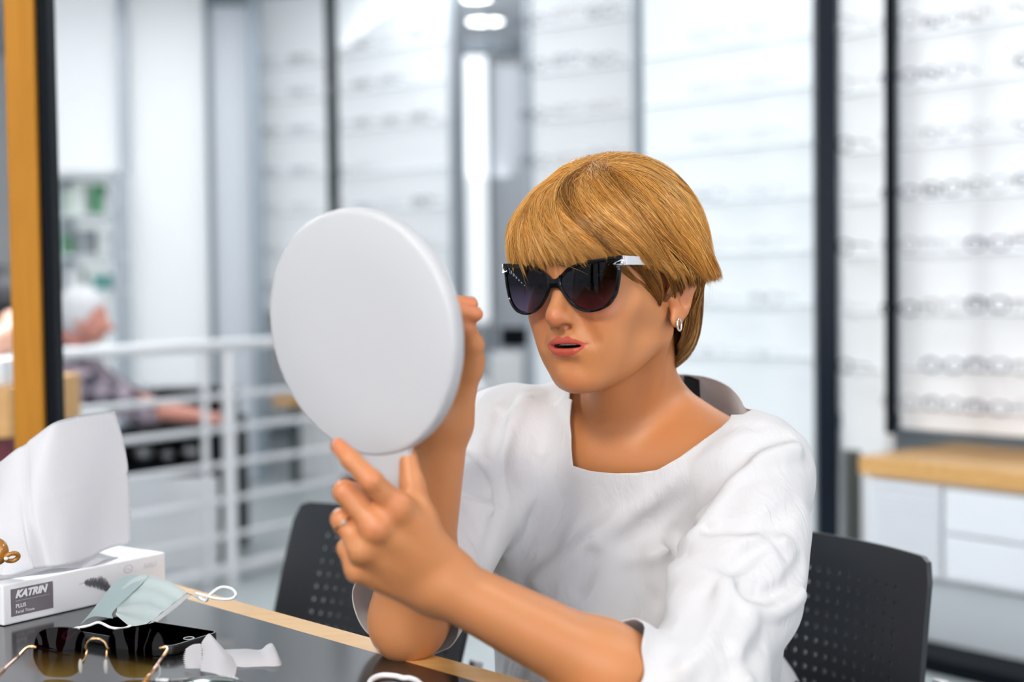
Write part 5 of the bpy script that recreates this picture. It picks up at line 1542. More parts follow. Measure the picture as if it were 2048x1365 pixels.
# crumpled lower fold spreading over the box top
bm = bmesh.new(); g = []
for i in range(25):
    rowv = []
    for j in range(13):
        u, v = i / 24, j / 12
        rowv.append(bm.verts.new(bp(-0.03 + 0.20 * u + 0.012 * math.sin(v * 5 + u * 3), 0.012 + 0.085 * v + 0.01 * math.sin(u * 7), BH + 0.0022 + 0.012 * max(0, math.sin(PI * v)) * (0.35 + 0.65 * math.sin(PI * u)) + 0.002 * math.sin(u * 17 + v * 9))))
    g.append(rowv)
for i in range(24):
    for j in range(12): bm.faces.new((g[i][j], g[i + 1][j], g[i + 1][j + 1], g[i][j + 1]))
bmesh.ops.solidify(bm, geom=bm.faces[:], thickness=0.0006); bobj('fold', bm, M_tis, tis, smooth=True)
# amber hair claw lying on the box at the frame edge
cc = P(4, 1112, 1.50)
clw = thing('hair_clip', 'shiny amber plastic clip lying on the left end of the tissue box', 'hair clip', tuple(cc))
M_amb = mat('amber plastic', (0.55, 0.22, 0.03), 0.08, trans=0.35, coat=0.5)
def tor(c, R1, R2, r, tilt, nm):
    bm = bmesh.new(); Mx = Matrix.Translation(c) @ tilt
    add_tube(bm, [Mx @ Vector((R1 * math.cos(a * PI / 14), 0, R2 * math.sin(a * PI / 14))) for a in range(28)], r, seg=10, closed=True); return bobj(nm, bm, M_amb, clw, smooth=True)
bm = bmesh.new(); add_sphere(bm, P(-8, 1104, 1.515), (0.0135, 0.009, 0.0150), 24, 16); bobj('clasp', bm, M_amb, clw, smooth=True)
tor(P(24, 1115, 1.50), 0.0065, 0.0050, 0.0026, Matrix.Rotation(0.6, 4, 'Z') @ Matrix.Rotation(0.5, 4, 'X'), 'loop')
bm = bmesh.new(); add_sphere(bm, P(12, 1118, 1.494), 0.0022); bobj('bead', bm, mat('bead', (0.95, 0.9, 0.85), 0.1), clw, smooth=True)

# ------------------------------------------------------------------ smartphone
k0, k1, k2 = atZ(150, 1262, TZ + 0.012), atZ(441, 1264, TZ + 0.012), atZ(424, 1292, TZ + 0.012)
pd = (atZ(440, 1268, TZ + 0.012) - atZ(300, 1246, TZ + 0.012)); pd.z = 0; pd.normalize(); pn_ = Vector((pd.y, -pd.x, 0))
pc = atZ(441, 1262, TZ + 0.012)
PLn, PWd = 0.148, 0.071
phn = thing('smartphone', 'black smartphone lying face up on the table beneath the face mask', 'phone', (pc.x, pc.y, TZ))
def php(u, v, w): return Vector((pc.x, pc.y, TZ)) - pd * u + pn_ * v + Vector((0, 0, w))
def rrect(L_, W_, r, inset_=0.0, n=6):
    out = []
    for cx, cy, a0 in ((L_ - r, r, -PI / 2), (L_ - r, W_ - r, 0), (r, W_ - r, PI / 2), (r, r, PI)):
        for k in range(n + 1):
            a = a0 + k * PI / 2 / n; out.append((cx + (r - inset_) * math.cos(a), cy + (r - inset_) * math.sin(a)))
    return out
bm = bmesh.new(); prev = None
for ins, w_ in ((0.002, 0.0006), (0.0, 0.003), (0.0, 0.0095), (0.0008, 0.0112), (0.0022, 0.0112), (0.0024, 0.0100)):
    cur = [bm.verts.new(php(u, v, w_)) for u, v in rrect(PLn, PWd, 0.010, ins)]
    if prev:
        for k in range(len(cur)): bm.faces.new((prev[k], prev[(k + 1) % len(cur)], cur[(k + 1) % len(cur)], cur[k]))
    else: bm.faces.new(cur[::-1])
    prev = cur
bm.faces.new(prev)
bobj('case', bm, mat('black rubber', (0.008, 0.008, 0.009), 0.3), phn, smooth='auto')
bm = bmesh.new(); vs = [bm.verts.new(php(u, v, 0.0106)) for u, v in rrect(PLn, PWd, 0.010, 0.0026)]; f = bm.faces.new(vs); bmesh.ops.solidify(bm, geom=[f], thickness=0.0005)
bobj('screen', bm, mat('dark glass', (0.01, 0.012, 0.013), 0.02, coat=1.0), phn)
bm = bmesh.new(); add_tube(bm, [php(0.0095 + 0.0052 * math.cos(a * PI / 12), PWd / 2 + 0.0052 * math.sin(a * PI / 12), 0.0108) for a in range(24)], 0.0004, seg=6, closed=True)
bobj('home_button', bm, M_steel, phn)

# ------------------------------------------------------------------ surgical mask
msk = thing('face_mask', 'pale green pleated face mask leaning from the tissue box onto the phone', 'face mask', tuple(atZ(290, 1230, TZ + 0.02)))
M_mask = mat('pale green fabric', (0.86, 0.965, 0.955), 0.8, bump=0.2, bscale=900)
M_maskw = mat('white elastic', (0.85, 0.85, 0.84), 0.7)
def sheet(rows_, m, nm, parent, sub=6, th=0.0007, ripple=0.0):
    gg = [smooth_curve(r_, sub) for r_ in rows_]
    cols = [smooth_curve([gg[i][j] for i in range(len(gg))], sub) for j in range(len(gg[0]))]
    bm = bmesh.new(); vv = [[bm.verts.new(p + Vector((0, -0.3, 1)) * (ripple * math.sin(i * 1.1))) for i, p in enumerate(c)] for c in cols]
    for a in range(len(vv) - 1):
        for b in range(len(vv[0]) - 1): bm.faces.new((vv[a][b], vv[a + 1][b], vv[a + 1][b + 1], vv[a][b + 1]))
    bmesh.ops.solidify(bm, geom=bm.faces[:], thickness=th)
    return bobj(nm, bm, m, parent, smooth=True)
# main visible flap, rows from the far folded edge to the near corner
rows1 = [[P(246, 1174, 1.582), P(268, 1157, 1.597), P(292, 1151, 1.602), P(332, 1161, 1.600), P(374, 1186, 1.580)],
         [P(239, 1200, 1.552), P(262, 1190, 1.566), P(290, 1185, 1.570), P(320, 1193, 1.566), P(347, 1208, 1.552)],
         [P(234, 1221, 1.522), P(255, 1219, 1.528), P(277, 1218, 1.530), P(299, 1222, 1.528), P(318, 1231, 1.520)],
         [P(231, 1229, 1.508), P(245, 1241, 1.496), P(257, 1251, 1.486), P(268, 1261, 1.476), P(286, 1256, 1.486)]]
s1 = sheet(rows1, M_mask, 'pleated_panel', msk, 7, ripple=0.0008)
band = [[P(374, 1186, 1.579), P(347, 1208, 1.551), P(318, 1231, 1.519), P(288, 1255, 1.485), P(270, 1263, 1.474)],
        [P(384, 1190, 1.578), P(357, 1213, 1.550), P(327, 1236, 1.518), P(296, 1260, 1.482), P(274, 1269, 1.470)]]
sheet(band, mat('white nonwoven', (0.90, 0.92, 0.92), 0.8, bump=0.3, bscale=900), 'welded_border', msk, 5)
band = [[P(374, 1186, 1.580), P(392, 1193, 1.578), P(408, 1203, 1.570)], [P(384, 1192, 1.578), P(395, 1199, 1.574), P(406, 1206, 1.569)]]
sheet(band, mat('pale green fabric thin', (0.66, 0.80, 0.81), 0.6), 'side_tab', msk, 5)
rows2 = [[P(232, 1160, 1.60), P(262, 1152, 1.605), P(300, 1152, 1.60)],
         [P(205, 1195, 1.56), P(235, 1180, 1.575), P(275, 1176, 1.575)],
         [P(176, 1232, 1.520), P(200, 1216, 1.535), P(228, 1222, 1.525)],
         [P(160, 1250, 1.492), P(186, 1234, 1.51), P(226, 1238, 1.508)]]
sheet(rows2, mat('pale green fabric thin', (0.66, 0.80, 0.81), 0.6), 'outer_fold', msk, 6)
bm = bmesh.new(); 
add_tube(bm, smooth_curve([P(398, 1196, 1.575), P(412, 1202, 1.57), P(418, 1192, 1.565), P(440, 1176, 1.57), P(462, 1178, 1.57), P(472, 1190, 1.56), P(460, 1199, 1.55), P(432, 1198, 1.555), P(408, 1192, 1.572), P(392, 1188, 1.585)], 8), 0.0017, seg=8)
bobj('ear_loop', bm, M_maskw, msk, smooth=True)
bm = bmesh.new()
add_tube(bm, smooth_curve([P(150, 1258, 1.482), P(178, 1252, 1.478), P(198, 1246, 1.478), P(222, 1256, 1.47), P(246, 1258, 1.468), P(262, 1252, 1.473)], 8), 0.0015, seg=8)
add_tube(bm, smooth_curve([P(156, 1256, 1.482), P(143, 1261, 1.474), P(129, 1268, 1.464), P(127, 1277, 1.455), P(137, 1278, 1.453), P(150, 1268, 1.462), P(157, 1259, 1.474)], 8), 0.0015, seg=8)
bobj('ear_loop', bm, M_maskw, msk, smooth=True)

# ------------------------------------------------------------------ rimless sunglasses on the table
LZ = TZ
gl0 = atZ(110, 1357, TZ + 0.0006); gl1 = atZ(262, 1358, TZ + 0.0006)
gd = (gl1 - gl0); gd.z = 0; gd.normalize(); gn = Vector((gd.y, -gd.x, 0))   # gn towards the camera
gmid = gl0.lerp(gl1, 0.5) + gd * 0.004
rs2 = thing('sunglasses', 'rimless sunglasses with brown gradient lenses and gold bridge lying on the table', 'sunglasses', (gmid.x, gmid.y, TZ))
lean = 0.10
def rp_(u, v, w=0.0): return Vector((gmid.x, gmid.y, TZ + 0.0012)) + gd * u + Vector((0, 0, 1)) * (v * math.cos(lean)) - gn * (v * math.sin(lean)) + gn * (w - 0.8 * u * u)
LN = [(-0.0262, 0.0240), (-0.0250, 0.0360), (-0.0195, 0.0440), (-0.0080, 0.0462), (0.0060, 0.0460), (0.0180, 0.0432), (0.0245, 0.0370), (0.0272, 0.0240), (0.0262, 0.0150), (0.0195, 0.0045), (0.0120, 0.0002), (-0.0060, 0.0), (-0.0160, 0.0040), (-0.0225, 0.0130)]
M_gl = None
def lens_mat():
    m = bpy.data.materials.new('brown gradient lens'); m.use_nodes = True; nt = m.node_tree
    for nd in list(nt.nodes): nt.nodes.remove(nd)
    out = nt.nodes.new('ShaderNodeOutputMaterial'); at = nt.nodes.new('ShaderNodeAttribute'); at.attribute_name = 'grad'
    rp = nt.nodes.new('ShaderNodeValToRGB'); e = rp.color_ramp.elements; e[0].position = 0.03; e[0].color = (0.68, 0.42, 0.10, 1); e[1].position = 0.55; e[1].color = (0.018, 0.003, 0.005, 1)
    tr_ = nt.nodes.new('ShaderNodeBsdfTransparent'); g_ = nt.nodes.new('ShaderNodeBsdfGlossy'); g_.inputs['Roughness'].default_value = 0.02
    fr = nt.nodes.new('ShaderNodeFresnel'); fr.inputs['IOR'].default_value = 1.35; mx = nt.nodes.new('ShaderNodeMixShader')
    nt.links.new(at.outputs['Color'], rp.inputs['Fac']); nt.links.new(rp.outputs['Color'], tr_.inputs['Color']); hf_ = nt.nodes.new('ShaderNodeMath'); hf_.operation = 'MULTIPLY'; hf_.inputs[1].default_value = 0.22; nt.links.new(fr.outputs[0], hf_.inputs[0]); nt.links.new(hf_.outputs[0], mx.inputs[0])
    nt.links.new(tr_.outputs[0], mx.inputs[1]); nt.links.new(g_.outputs[0], mx.inputs[2]); nt.links.new(mx.outputs[0], out.inputs['Surface']); return m
M_gl = lens_mat()
for s in (-1, 1):
    ol = [(p.x * (s if True else 1), p.y) for p in smooth_curve([Vector((u, v, 0)) for u, v in LN], 4, closed=True)]
    bm = bmesh.new(); NR = 6; rings = []; c_ = bm.verts.new(rp_(s * 0.0355, 0.0235, 0.0018)); n = len(ol)
    for r_ in range(1, NR + 1):
        k_ = r_ / NR; rings.append([bm.verts.new(rp_(s * 0.0355 + u * k_, 0.0235 + (v - 0.0235) * k_, 0.0018 * (1 - k_ * k_))) for u, v in ol])
    for k in range(n): bm.faces.new((c_, rings[0][k], rings[0][(k + 1) % n]))
    for a, b in zip(rings[:-1], rings[1:]):
        for k in range(n): bm.faces.new((a[k], a[(k + 1) % n], b[(k + 1) % n], b[k]))
    o = bobj('lens', bm, M_gl, rs2, smooth=True)
    vcol(o.data, 'grad', np.stack([np.clip((np.array([v.co.z for v in o.data.vertices]) - TZ) / 0.047, 0, 1)] * 3, -1))
    for hu in (s * 0.0105, s * 0.0595):
        bm = bmesh.new(); add_sphere(bm, rp_(hu, 0.0275, 0.0022), 0.0014, 10, 8); bobj('screw', bm, M_gold, rs2, smooth=True)
    bm = bmesh.new(); add_tube(bm, smooth_curve([rp_(s * 0.0600, 0.0275, 0.001), rp_(s * 0.0650, 0.0275, 0.002), rp_(s * 0.0675, 0.0265, 0.008), rp_(s * 0.0675, 0.0240, 0.022)], 5), 0.0013, seg=8); bobj('hinge', bm, M_gold, rs2, smooth=True)
    bm = bmesh.new(); tp = smooth_curve([rp_(s * 0.0675, 0.0240, 0.022), rp_(s * 0.0690, 0.0170, 0.070), rp_(s * 0.0680, 0.0090, 0.118)], 8)
    add_tube(bm, tp, 0.0011, seg=8); t_ = bobj('temple', bm, mat('rose gold', (0.50, 0.30, 0.22), 0.25, 0.9), rs2, smooth=True)
    bm = bmesh.new(); add_tube(bm, [tp[5], tp[9]], 0.0021, seg=8); bobj('amber_sleeve', bm, M_amb, t_, smooth=True)
    bm = bmesh.new(); add_tube(bm, smooth_curve([rp_(s * 0.0095, 0.0260, 0.001), rp_(s * 0.0100, 0.0200, 0.004), rp_(s * 0.0115, 0.0165, 0.008)], 5), 0.0008, seg=6)
    pa = bobj('pad_arm', bm, M_gold, rs2, smooth=True)
    bm = bmesh.new(); add_sphere(bm, rp_(s * 0.0120, 0.0130, 0.0105), (0.0022, 0.0016, 0.0070), 12, 10); bobj('nose_pad', bm, mat('clear silicone', (0.75, 0.72, 0.68), 0.15, trans=0.5), pa, smooth=True)
bm = bmesh.new(); add_tube(bm, smooth_curve([rp_(-0.0105, 0.0275, 0.003), rp_(-0.0085, 0.0330, 0.004), rp_(-0.0045, 0.0365, 0.005), rp_(0, 0.0372, 0.005), rp_(0.0045, 0.0365, 0.005), rp_(0.0085, 0.0330, 0.004), rp_(0.0105, 0.0275, 0.003)], 5), 0.0010, seg=8)
bobj('bridge', bm, M_gold, rs2, smooth=True)
# price tag hanging on a thread
a_ = rp_(0.0685, 0.0190, 0.045)
tg = thing('price_tag', 'tiny blank white tag hanging by a thread from the rimless sunglasses', 'tag', tuple(a_))
bm = bmesh.new(); add_tube(bm, smooth_curve([a_, a_ + Vector((0.003, 0, 0.004)), a_ + Vector((0.004, 0, -0.004)), a_ + Vector((0.001, 0, -0.0075))], 5), 0.00025, seg=5); bobj('thread', bm, M_maskw, tg)
bm = bmesh.new(); add_hexa(bm, [a_ + Vector(q_) for q_ in ((0.0, -0.001, -0.0105), (0.0110, 0.0, -0.0115), (0.0110, 0.001, -0.0115), (0.0, 0.0, -0.0105), (0.0, -0.001, -0.0078), (0.0118, 0.0, -0.0088), (0.0118, 0.001, -0.0088), (0.0, 0.0, -0.0078))]); bobj('card', bm, M_maskw, tg)

# ------------------------------------------------------------------ microfibre cloth
M_mf = mat('white microfibre', (0.90, 0.88, 0.90), 0.85, bump=0.2, bscale=700, sheen=0.2)
cl = thing('cleaning_cloth', 'crumpled white cleaning cloth with zigzag edges beside the phone', 'cloth', tuple(atZ(470, 1330, TZ)))
def zig(pts, n, amp, nrm):
    c = smooth_curve(pts, n); return [p + nrm * (amp * (1 if i % 2 else -1)) for i, p in enumerate(c)]
def zsheet(rows_, nm, sub=6, z_edges=True, th=0.0009):
    gg = [smooth_curve(r_, sub) for r_ in rows_]
    cols = [smooth_curve([gg[i][j] for i in range(len(gg))], 10) for j in range(len(gg[0]))]
    bm = bmesh.new(); vv = []
    for j, c in enumerate(cols):
        rowv = []
        for i, p in enumerate(c):
            if z_edges and (j == 0 or j == len(cols) - 1):
                q_ = cols[1][i] if j == 0 else cols[-2][i]
                e_ = (p - q_); e_ = e_.normalized() if e_.length > 1e-6 else Vector((0, 0, 0))
                p = p + e_ * (0.0013 * (1 if i % 2 else -1))
            rowv.append(bm.verts.new(p))
        vv.append(rowv)
    for a in range(len(vv) - 1):
        for b in range(len(vv[0]) - 1): bm.faces.new((vv[a][b], vv[a + 1][b], vv[a + 1][b + 1], vv[a][b + 1]))
    bmesh.ops.solidify(bm, geom=bm.faces[:], thickness=th)
    return bobj(nm, bm, M_mf, cl, smooth=True)
zsheet([[P(404, 1284, 1.385), P(416, 1269, 1.395), P(424, 1272, 1.395), P(444, 1296, 1.385)],
        [P(400, 1310, 1.375), P(420, 1302, 1.37), P(445, 1306, 1.365), P(466, 1316, 1.375)],
        [P(400, 1332, 1.352), P(425, 1326, 1.345), P(455, 1332, 1.345), P(482, 1340, 1.36)],
        [P(401, 1343, 1.335), P(432, 1349, 1.322), P(462, 1362, 1.312), P(493, 1350, 1.345)]], 'upright_fold')
zsheet([[P(372, 1298, 1.372), P(386, 1290, 1.380), P(402, 1288, 1.385)],
        [P(368, 1318, 1.362), P(384, 1316, 1.362), P(404, 1312, 1.368)],
        [P(371, 1338, 1.350), P(388, 1338, 1.346), P(406, 1338, 1.350)]], 'side_fold')
zsheet([[P(440, 1300, 1.405), P(462, 1299, 1.405), P(492, 1298, 1.405), P(520, 1300, 1.405), P(534, 1290, 1.405), P(546, 1288, 1.405), P(556, 1310, 1.405)],
        [P(446, 1318, 1.385), P(470, 1314, 1.375), P(500, 1313, 1.375), P(525, 1312, 1.375), P(542, 1306, 1.375), P(556, 1312, 1.375), P(565, 1328, 1.385)],
        [P(460, 1334, 1.368), P(480, 1336, 1.358), P(510, 1337, 1.357), P(532, 1338, 1.357), P(550, 1338, 1.357), P(561, 1337, 1.359), P(569, 1333, 1.364)]], 'flat_fold')

# dark sunglasses at the bottom edge, only their top showing
gc = atZ(408, 1395, TZ) + Vector((0.0, -0.04, 0))
dg_ = thing('sunglasses', 'black sunglasses with green mirrored sheen at the bottom edge, below the cloth', 'sunglasses', (gc.x, gc.y, TZ))
for s, nm in ((-1, 'lens'), (1, 'lens')):
    c0 = Vector((gc.x - s * 0.006, gc.y - s * 0.040, TZ + 0.0105))
    bm = bmesh.new(); add_sphere(bm, c0, (0.0260, 0.0190, 0.0065), 24, 10)
    for v in list(bm.verts):
        pass
    bobj('lens', bm, mat('green mirror lens', (0.004, 0.02, 0.008), 0.12, 0.0, spec=0.3), dg_, smooth=True)
    bm = bmesh.new(); add_tube(bm, [c0 + Vector((0.0265 * math.cos(a * PI / 14), 0.0195 * math.sin(a * PI / 14), 0.001)) for a in range(28)], 0.0022, seg=8, closed=True); bobj('rim', bm, M_frame, dg_, smooth=True)
    bm = bmesh.new(); add_tube(bm, smooth_curve([c0 + Vector((-0.010, -s * 0.018, 0)), c0 + Vector((-0.020, -s * 0.024, -0.002)), c0 + Vector((-0.11, -s * 0.02, -0.0065))], 5), 0.0022, seg=8); bobj('temple', bm, M_frame, dg_, smooth=True)
bm = bmesh.new(); add_tube(bm, smooth_curve([Vector((gc.x + 0.004, gc.y + 0.022, TZ + 0.012)), Vector((gc.x + 0.008, gc.y, TZ + 0.014)), Vector((gc.x + 0.000, gc.y - 0.022, TZ + 0.012))], 5), 0.0022, seg=8); bobj('bridge', bm, M_frame, dg_, smooth=True)

# white glossy cord at the bottom centre
cb = thing('cable', 'white glossy cable loop at the bottom centre of the table', 'cable', tuple(atZ(785, 1358, TZ)))
bm = bmesh.new(); add_tube(bm, smooth_curve([atZ(735, 1385, TZ + 0.003), atZ(742, 1362, TZ + 0.003), atZ(762, 1352, TZ + 0.0035), atZ(790, 1353, TZ + 0.003), atZ(806, 1357, TZ + 0.003), atZ(822, 1358, TZ + 0.003), atZ(842, 1370, TZ + 0.003), atZ(880, 1420, TZ + 0.003)], 8), 0.0026, seg=10)
bobj('cord', bm, mat('white gloss', (0.85, 0.85, 0.87), 0.15), cb, smooth=True)

# ------------------------------------------------------------------ perforated chairs
M_chair = mat('black plastic', (0.022, 0.025, 0.030), 0.36)
def chair_back_surface(s, t, W, Ht, curve=0.06, recl=0.16):
    "local x across, y backwards, z up"
    x = s * W / 2 * (1 - 0.05 * (1 - t) + 0.0 * t)
    y = recl * t * Ht * 1.0 - curve * (abs(s) ** 2.2) + 0.02 * (1 - t) ** 2
    return Vector((x, y, t * Ht))
def perforated_chair(name, label, pos, yaw, group, recl=0.12):
    r = thing(name, label, 'chair', (pos[0], pos[1], 0), group)
    Mx = Matrix.Translation((pos[0], pos[1], 0)) @ Matrix.Rotation(yaw, 4, 'Z')
    W, Ht, z0 = 0.48, 0.325, 0.445
    # backrest as a punched sheet: grid of cells, each with a round hole
    
    cells_x = 27; cells_z = 17
    bm = bmesh.new(); cache = {}
    def vert(s, t):
        key = (round(s, 5), round(t, 5))
        if key not in cache:
            p = chair_back_surface(s, t, W, Ht, 0.06, recl)
            cache[key] = bm.verts.new(Mx @ (p + Vector((0, 0.20, z0))))
        return cache[key]
    sx_ = [-1 + 2 * i / cells_x for i in range(cells_x + 1)]; tz_ = [j / cells_z for j in range(cells_z + 1)]
    def corner(s, t):
        # soften outer corners
        if t > 0.93 and abs(s) > 0.94: 
            s = math.copysign(0.975, s); t = 0.985
        return s, t
    for i in range(cells_x):
        for j in range(cells_z):
            a, b, c, d = sx_[i], sx_[i + 1], tz_[j], tz_[j + 1]
            q = [corner(a, c), corner((a + b) / 2, c), corner(b, c), corner(b, (c + d) / 2), corner(b, d), corner((a + b) / 2, d), corner(a, d), corner(a, (c + d) / 2)]
            outer = [vert(*x) for x in q]
            hole = 3 <= i < cells_x - 3 and 1 <= j < cells_z - 2
            if not hole:
                f = []
                for v in outer:
                    if v not in f: f.append(v)
                bm.faces.new(f); continue
            mc, md_ = (a + b) / 2, (c + d) / 2; rad_ = 0.0036
            inn = []
            for k in range(16):
                an = -3 * PI / 4 + k * PI / 8
                inn.append(vert(mc + rad_ * math.cos(an) / (W / 2), md_ + rad_ * math.sin(an) / Ht))
            for k in range(8):
                bm.faces.new((outer[k], outer[(k + 1) % 8], inn[(2 * k + 2) % 16], inn[(2 * k + 1) % 16], inn[2 * k]))
    bmesh.ops.recalc_face_normals(bm, faces=bm.faces)
    bmesh.ops.solidify(bm, geom=bm.faces[:], thickness=0.007)
    bobj('backrest', bm, M_chair, r, smooth='auto')
    bm = bmesh.new(); N1, N2 = 16, 14; gg = []
    for i in range(N1 + 1):
        row = []
        for j in range(N2 + 1):
            u = i / N1 * 2 - 1; v = j / N2
            x = u * 0.235 * (1 - 0.08 * v); y = 0.20 - 0.44 * v
            z = 0.445 + 0.012 * u * u - 0.02 * max(0, v - 0.8) * 5 * (v - 0.8) * 5 * 0.4
            row.append(bm.verts.new(Mx @ Vector((x, y, z))))
        gg.append(row)
    for i in range(N1):
        for j in range(N2): bm.faces.new((gg[i][j], gg[i + 1][j], gg[i + 1][j + 1], gg[i][j + 1]))
    bmesh.ops.solidify(bm, geom=bm.faces[:], thickness=0.010); bobj('seat', bm, M_chair, r, smooth='auto')
    for sx1 in (-1, 1):
        for fy in (-0.21, 0.19):
            bm = bmesh.new(); add_tube(bm, [Mx @ Vector((sx1 * 0.19, fy * 0.85, 0.425)), Mx @ Vector((sx1 * 0.225, fy * 1.12, 0.004))], 0.011, seg=10); bobj('leg', bm, M_steel, r, smooth='auto')
        bm = bmesh.new(); add_tube(bm, smooth_curve([Mx @ Vector((sx1 * 0.19, -0.18, 0.425)), Mx @ Vector((sx1 * 0.195, 0.20, 0.425)), Mx @ Vector((sx1 * 0.20, 0.232, 0.50)), Mx @ Vector((sx1 * 0.205, 0.25, 0.60))], 6), 0.010, seg=10); bobj('side_frame', bm, M_steel, r, smooth='auto')
    return r
# local -y is the facing direction
def yaw_facing(d): return math.atan2(d[0], -d[1])
f1 = Vector((-0.74, -0.67)); f1.normalize()
perforated_chair('chair', 'black perforated plastic chair the woman is sitting on, right of her', (PV.x - 0.005, PV.y + 0.01), yaw_facing(f1), 'perforated chairs')
f2 = Vector((-0.76, -0.65)); f2.normalize()
c2_ = P(645, 1100, 2.05)
perforated_chair('chair', 'empty black perforated plastic chair behind the hand holding the mirror', (c2_.x - 0.1, c2_.y - 0.12), yaw_facing(f2), 'perforated chairs', 0.34)
# ------------------------------------------------------------------ old man behind the railing
om_h = P(172, 636, 5.75)
om = thing('person', 'white-haired old man in a grey checked shirt leaning over the low table behind the railing', 'person', (om_h.x - 0.25, om_h.y, 0))
hip = Vector((om_h.x - 0.42, om_h.y + 0.05, 0.50)); sho = Vector((om_h.x - 0.12, om_h.y + 0.02, P(150, 740, 5.75).z))
shr = sho + Vector((0.02, -0.19, -0.01)); shl = sho + Vector((0.02, 0.19, 0.0))
elb = P(285, 815, 5.55); hnd = P(395, 832, 5.50)
elb2 = P(250, 800, 5.95); hnd2 = P(370, 826, 5.95)
def om_body(p):
    d = cap(p, hip, sho, 0.16, 0.13)
    d = smin(d, cap(p, shr, shl, 0.075), 0.06)
    d = smin(d, cap(p, sho, om_h + Vector((-0.03, 0, -0.04)), 0.06, 0.055), 0.04)
    d = smin(d, ell(p, om_h, (0.085, 0.075, 0.105)), 0.02)
    d = smin(d, ell(p, om_h + Vector((0.035, -0.005, -0.045)), (0.05, 0.052, 0.06)), 0.02)
    d = smin(d, cap(p, om_h + Vector((0.082, -0.012, -0.015)), om_h + Vector((0.105, -0.018, -0.045)), 0.010, 0.014), 0.012)
    d = smin(d, ell(p, om_h + Vector((-0.005, -0.078, -0.02)), (0.018, 0.010, 0.030)), 0.006)
    d = smin(d, ell(p, om_h + Vector((-0.005, 0.078, -0.02)), (0.018, 0.010, 0.030)), 0.006)
    for s_, e_, h_ in ((shr, elb, hnd), (shl, elb2, hnd2)):
        d = smin(d, cap(p, s_, e_, 0.055, 0.042), 0.04)
        d = smin(d, cap(p, e_, h_, 0.040, 0.026), 0.03)
        ax_ = (h_ - e_).normalized()
        d = smin(d, ell(p, h_ + ax_ * 0.05, (0.05, 0.042, 0.022)), 0.02)
        for k in range(4):
            o_ = Vector((0, -0.030 + 0.020 * k, 0))
            d = smin(d, cap(p, h_ + ax_ * 0.08 + o_ * 0.9, h_ + ax_ * (0.14 - 0.008 * abs(k - 1.4)) + o_ + Vector((0, 0, -0.015)), 0.0105, 0.008), 0.006)
        d = smin(d, cap(p, h_ + ax_ * 0.02 + Vector((0, -0.035, 0)), h_ + ax_ * 0.085 + Vector((0, -0.060, -0.005)), 0.013, 0.009), 0.01)
    return d
lo, hi = bounds([hip + Vector((-0.2, -0.2, -0.2)), hip + Vector((0, 0.3, 0)), om_h + Vector((0.1, 0, 0.15)), hnd + Vector((0.2, -0.15, 0)), hnd2 + Vector((0.2, 0.15, 0))], 0.03)
v, f = surface_nets(om_body, lo, hi, 0.006)
ob = mobj('body', v, f, M_skin, om)
col = np.tile(np.array([0.80, 0.36, 0.28]), (len(v), 1)); vcol(ob.data, 'tint', col); vcol(ob.data, 'lip', np.full((len(v), 3), -3.0))
def shirt(p):
    d = cap(p, hip, sho, 0.185, 0.145)
    d = smin(d, cap(p, shr, shl, 0.085), 0.06)
    for s_, e_, h_ in ((shr, elb, hnd), (shl, elb2, hnd2)):
        d = smin(d, cap(p, s_, e_, 0.072, 0.062), 0.05)
        d = smin(d, cap(p, e_, e_.lerp(h_, 0.30), 0.060, 0.052), 0.03)
        ax_ = (h_ - e_).normalized(); pl = (p - V(e_.lerp(h_, 0.32))) @ V(ax_)
        d = np.where(np.linalg.norm(p - V(h_), axis=1) < 0.25, smax(d, pl, 0.004), d)
    return d + 0.004 * noise3(p.astype(np.float64), 25, 9).astype(F32)
v, f = surface_nets(shirt, lo, hi, 0.008)
# clip at neck
v, f = clip_mesh(v, f, 0.142 - (v - np.array(sho)) @ np.array((om_h - sho).normalized()))
msh = mat('grey checked shirt', (0.2, 0.18, 0.2), 0.8)
nt = msh.node_tree; b_ = nt.nodes['Principled BSDF']; tc = nt.nodes.new('ShaderNodeTexCoord'); mp = nt.nodes.new('ShaderNodeMapping'); mp.inputs['Rotation'].default_value = (0.3, 0.75, 0.2)
ck = nt.nodes.new('ShaderNodeTexChecker'); ck.inputs['Scale'].default_value = 16; ck.inputs['Color1'].default_value = (0.07, 0.06, 0.08, 1); ck.inputs['Color2'].default_value = (0.42, 0.34, 0.40, 1)
nt.links.new(tc.outputs['Object'], mp.inputs['Vector']); nt.links.new(mp.outputs['Vector'], ck.inputs['Vector']); nt.links.new(ck.outputs['Color'], b_.inputs['Base Color'])
mobj('shirt', v, f, msh, om)
def omhair(p):
    d = ell(p, om_h + Vector((-0.018, 0, 0.022)), (0.098, 0.090, 0.108))
    return smax(d, -ell(p, om_h + Vector((0.085, 0, -0.045)), (0.085, 0.12, 0.095)), 0.01) + 0.003 * noise3(p.astype(np.float64), 60, 2).astype(F32)
v, f = surface_nets(omhair, np.array(om_h) - 0.14, np.array(om_h) + 0.14, 0.005)
mobj('hair', v, f, mat('white hair', (0.82, 0.82, 0.84), 0.7, bump=0.5, bscale=120), om)
def omleg(p):
    d = ell(p, hip, (0.19, 0.19, 0.13))
    for s in (-1, 1):
        k_ = hip + Vector((0.42, 0.10 * s, -0.01)); d = smin(d, cap(p, hip + Vector((0, 0.09 * s, 0)), k_, 0.09, 0.07), 0.05); d = smin(d, cap(p, k_, k_ + Vector((0.0, 0, -0.40)), 0.068, 0.05), 0.04)
    return d
v, f = surface_nets(omleg, (hip.x - 0.25, hip.y - 0.3, 0.02), (hip.x + 0.6, hip.y + 0.3, 0.7), 0.012)
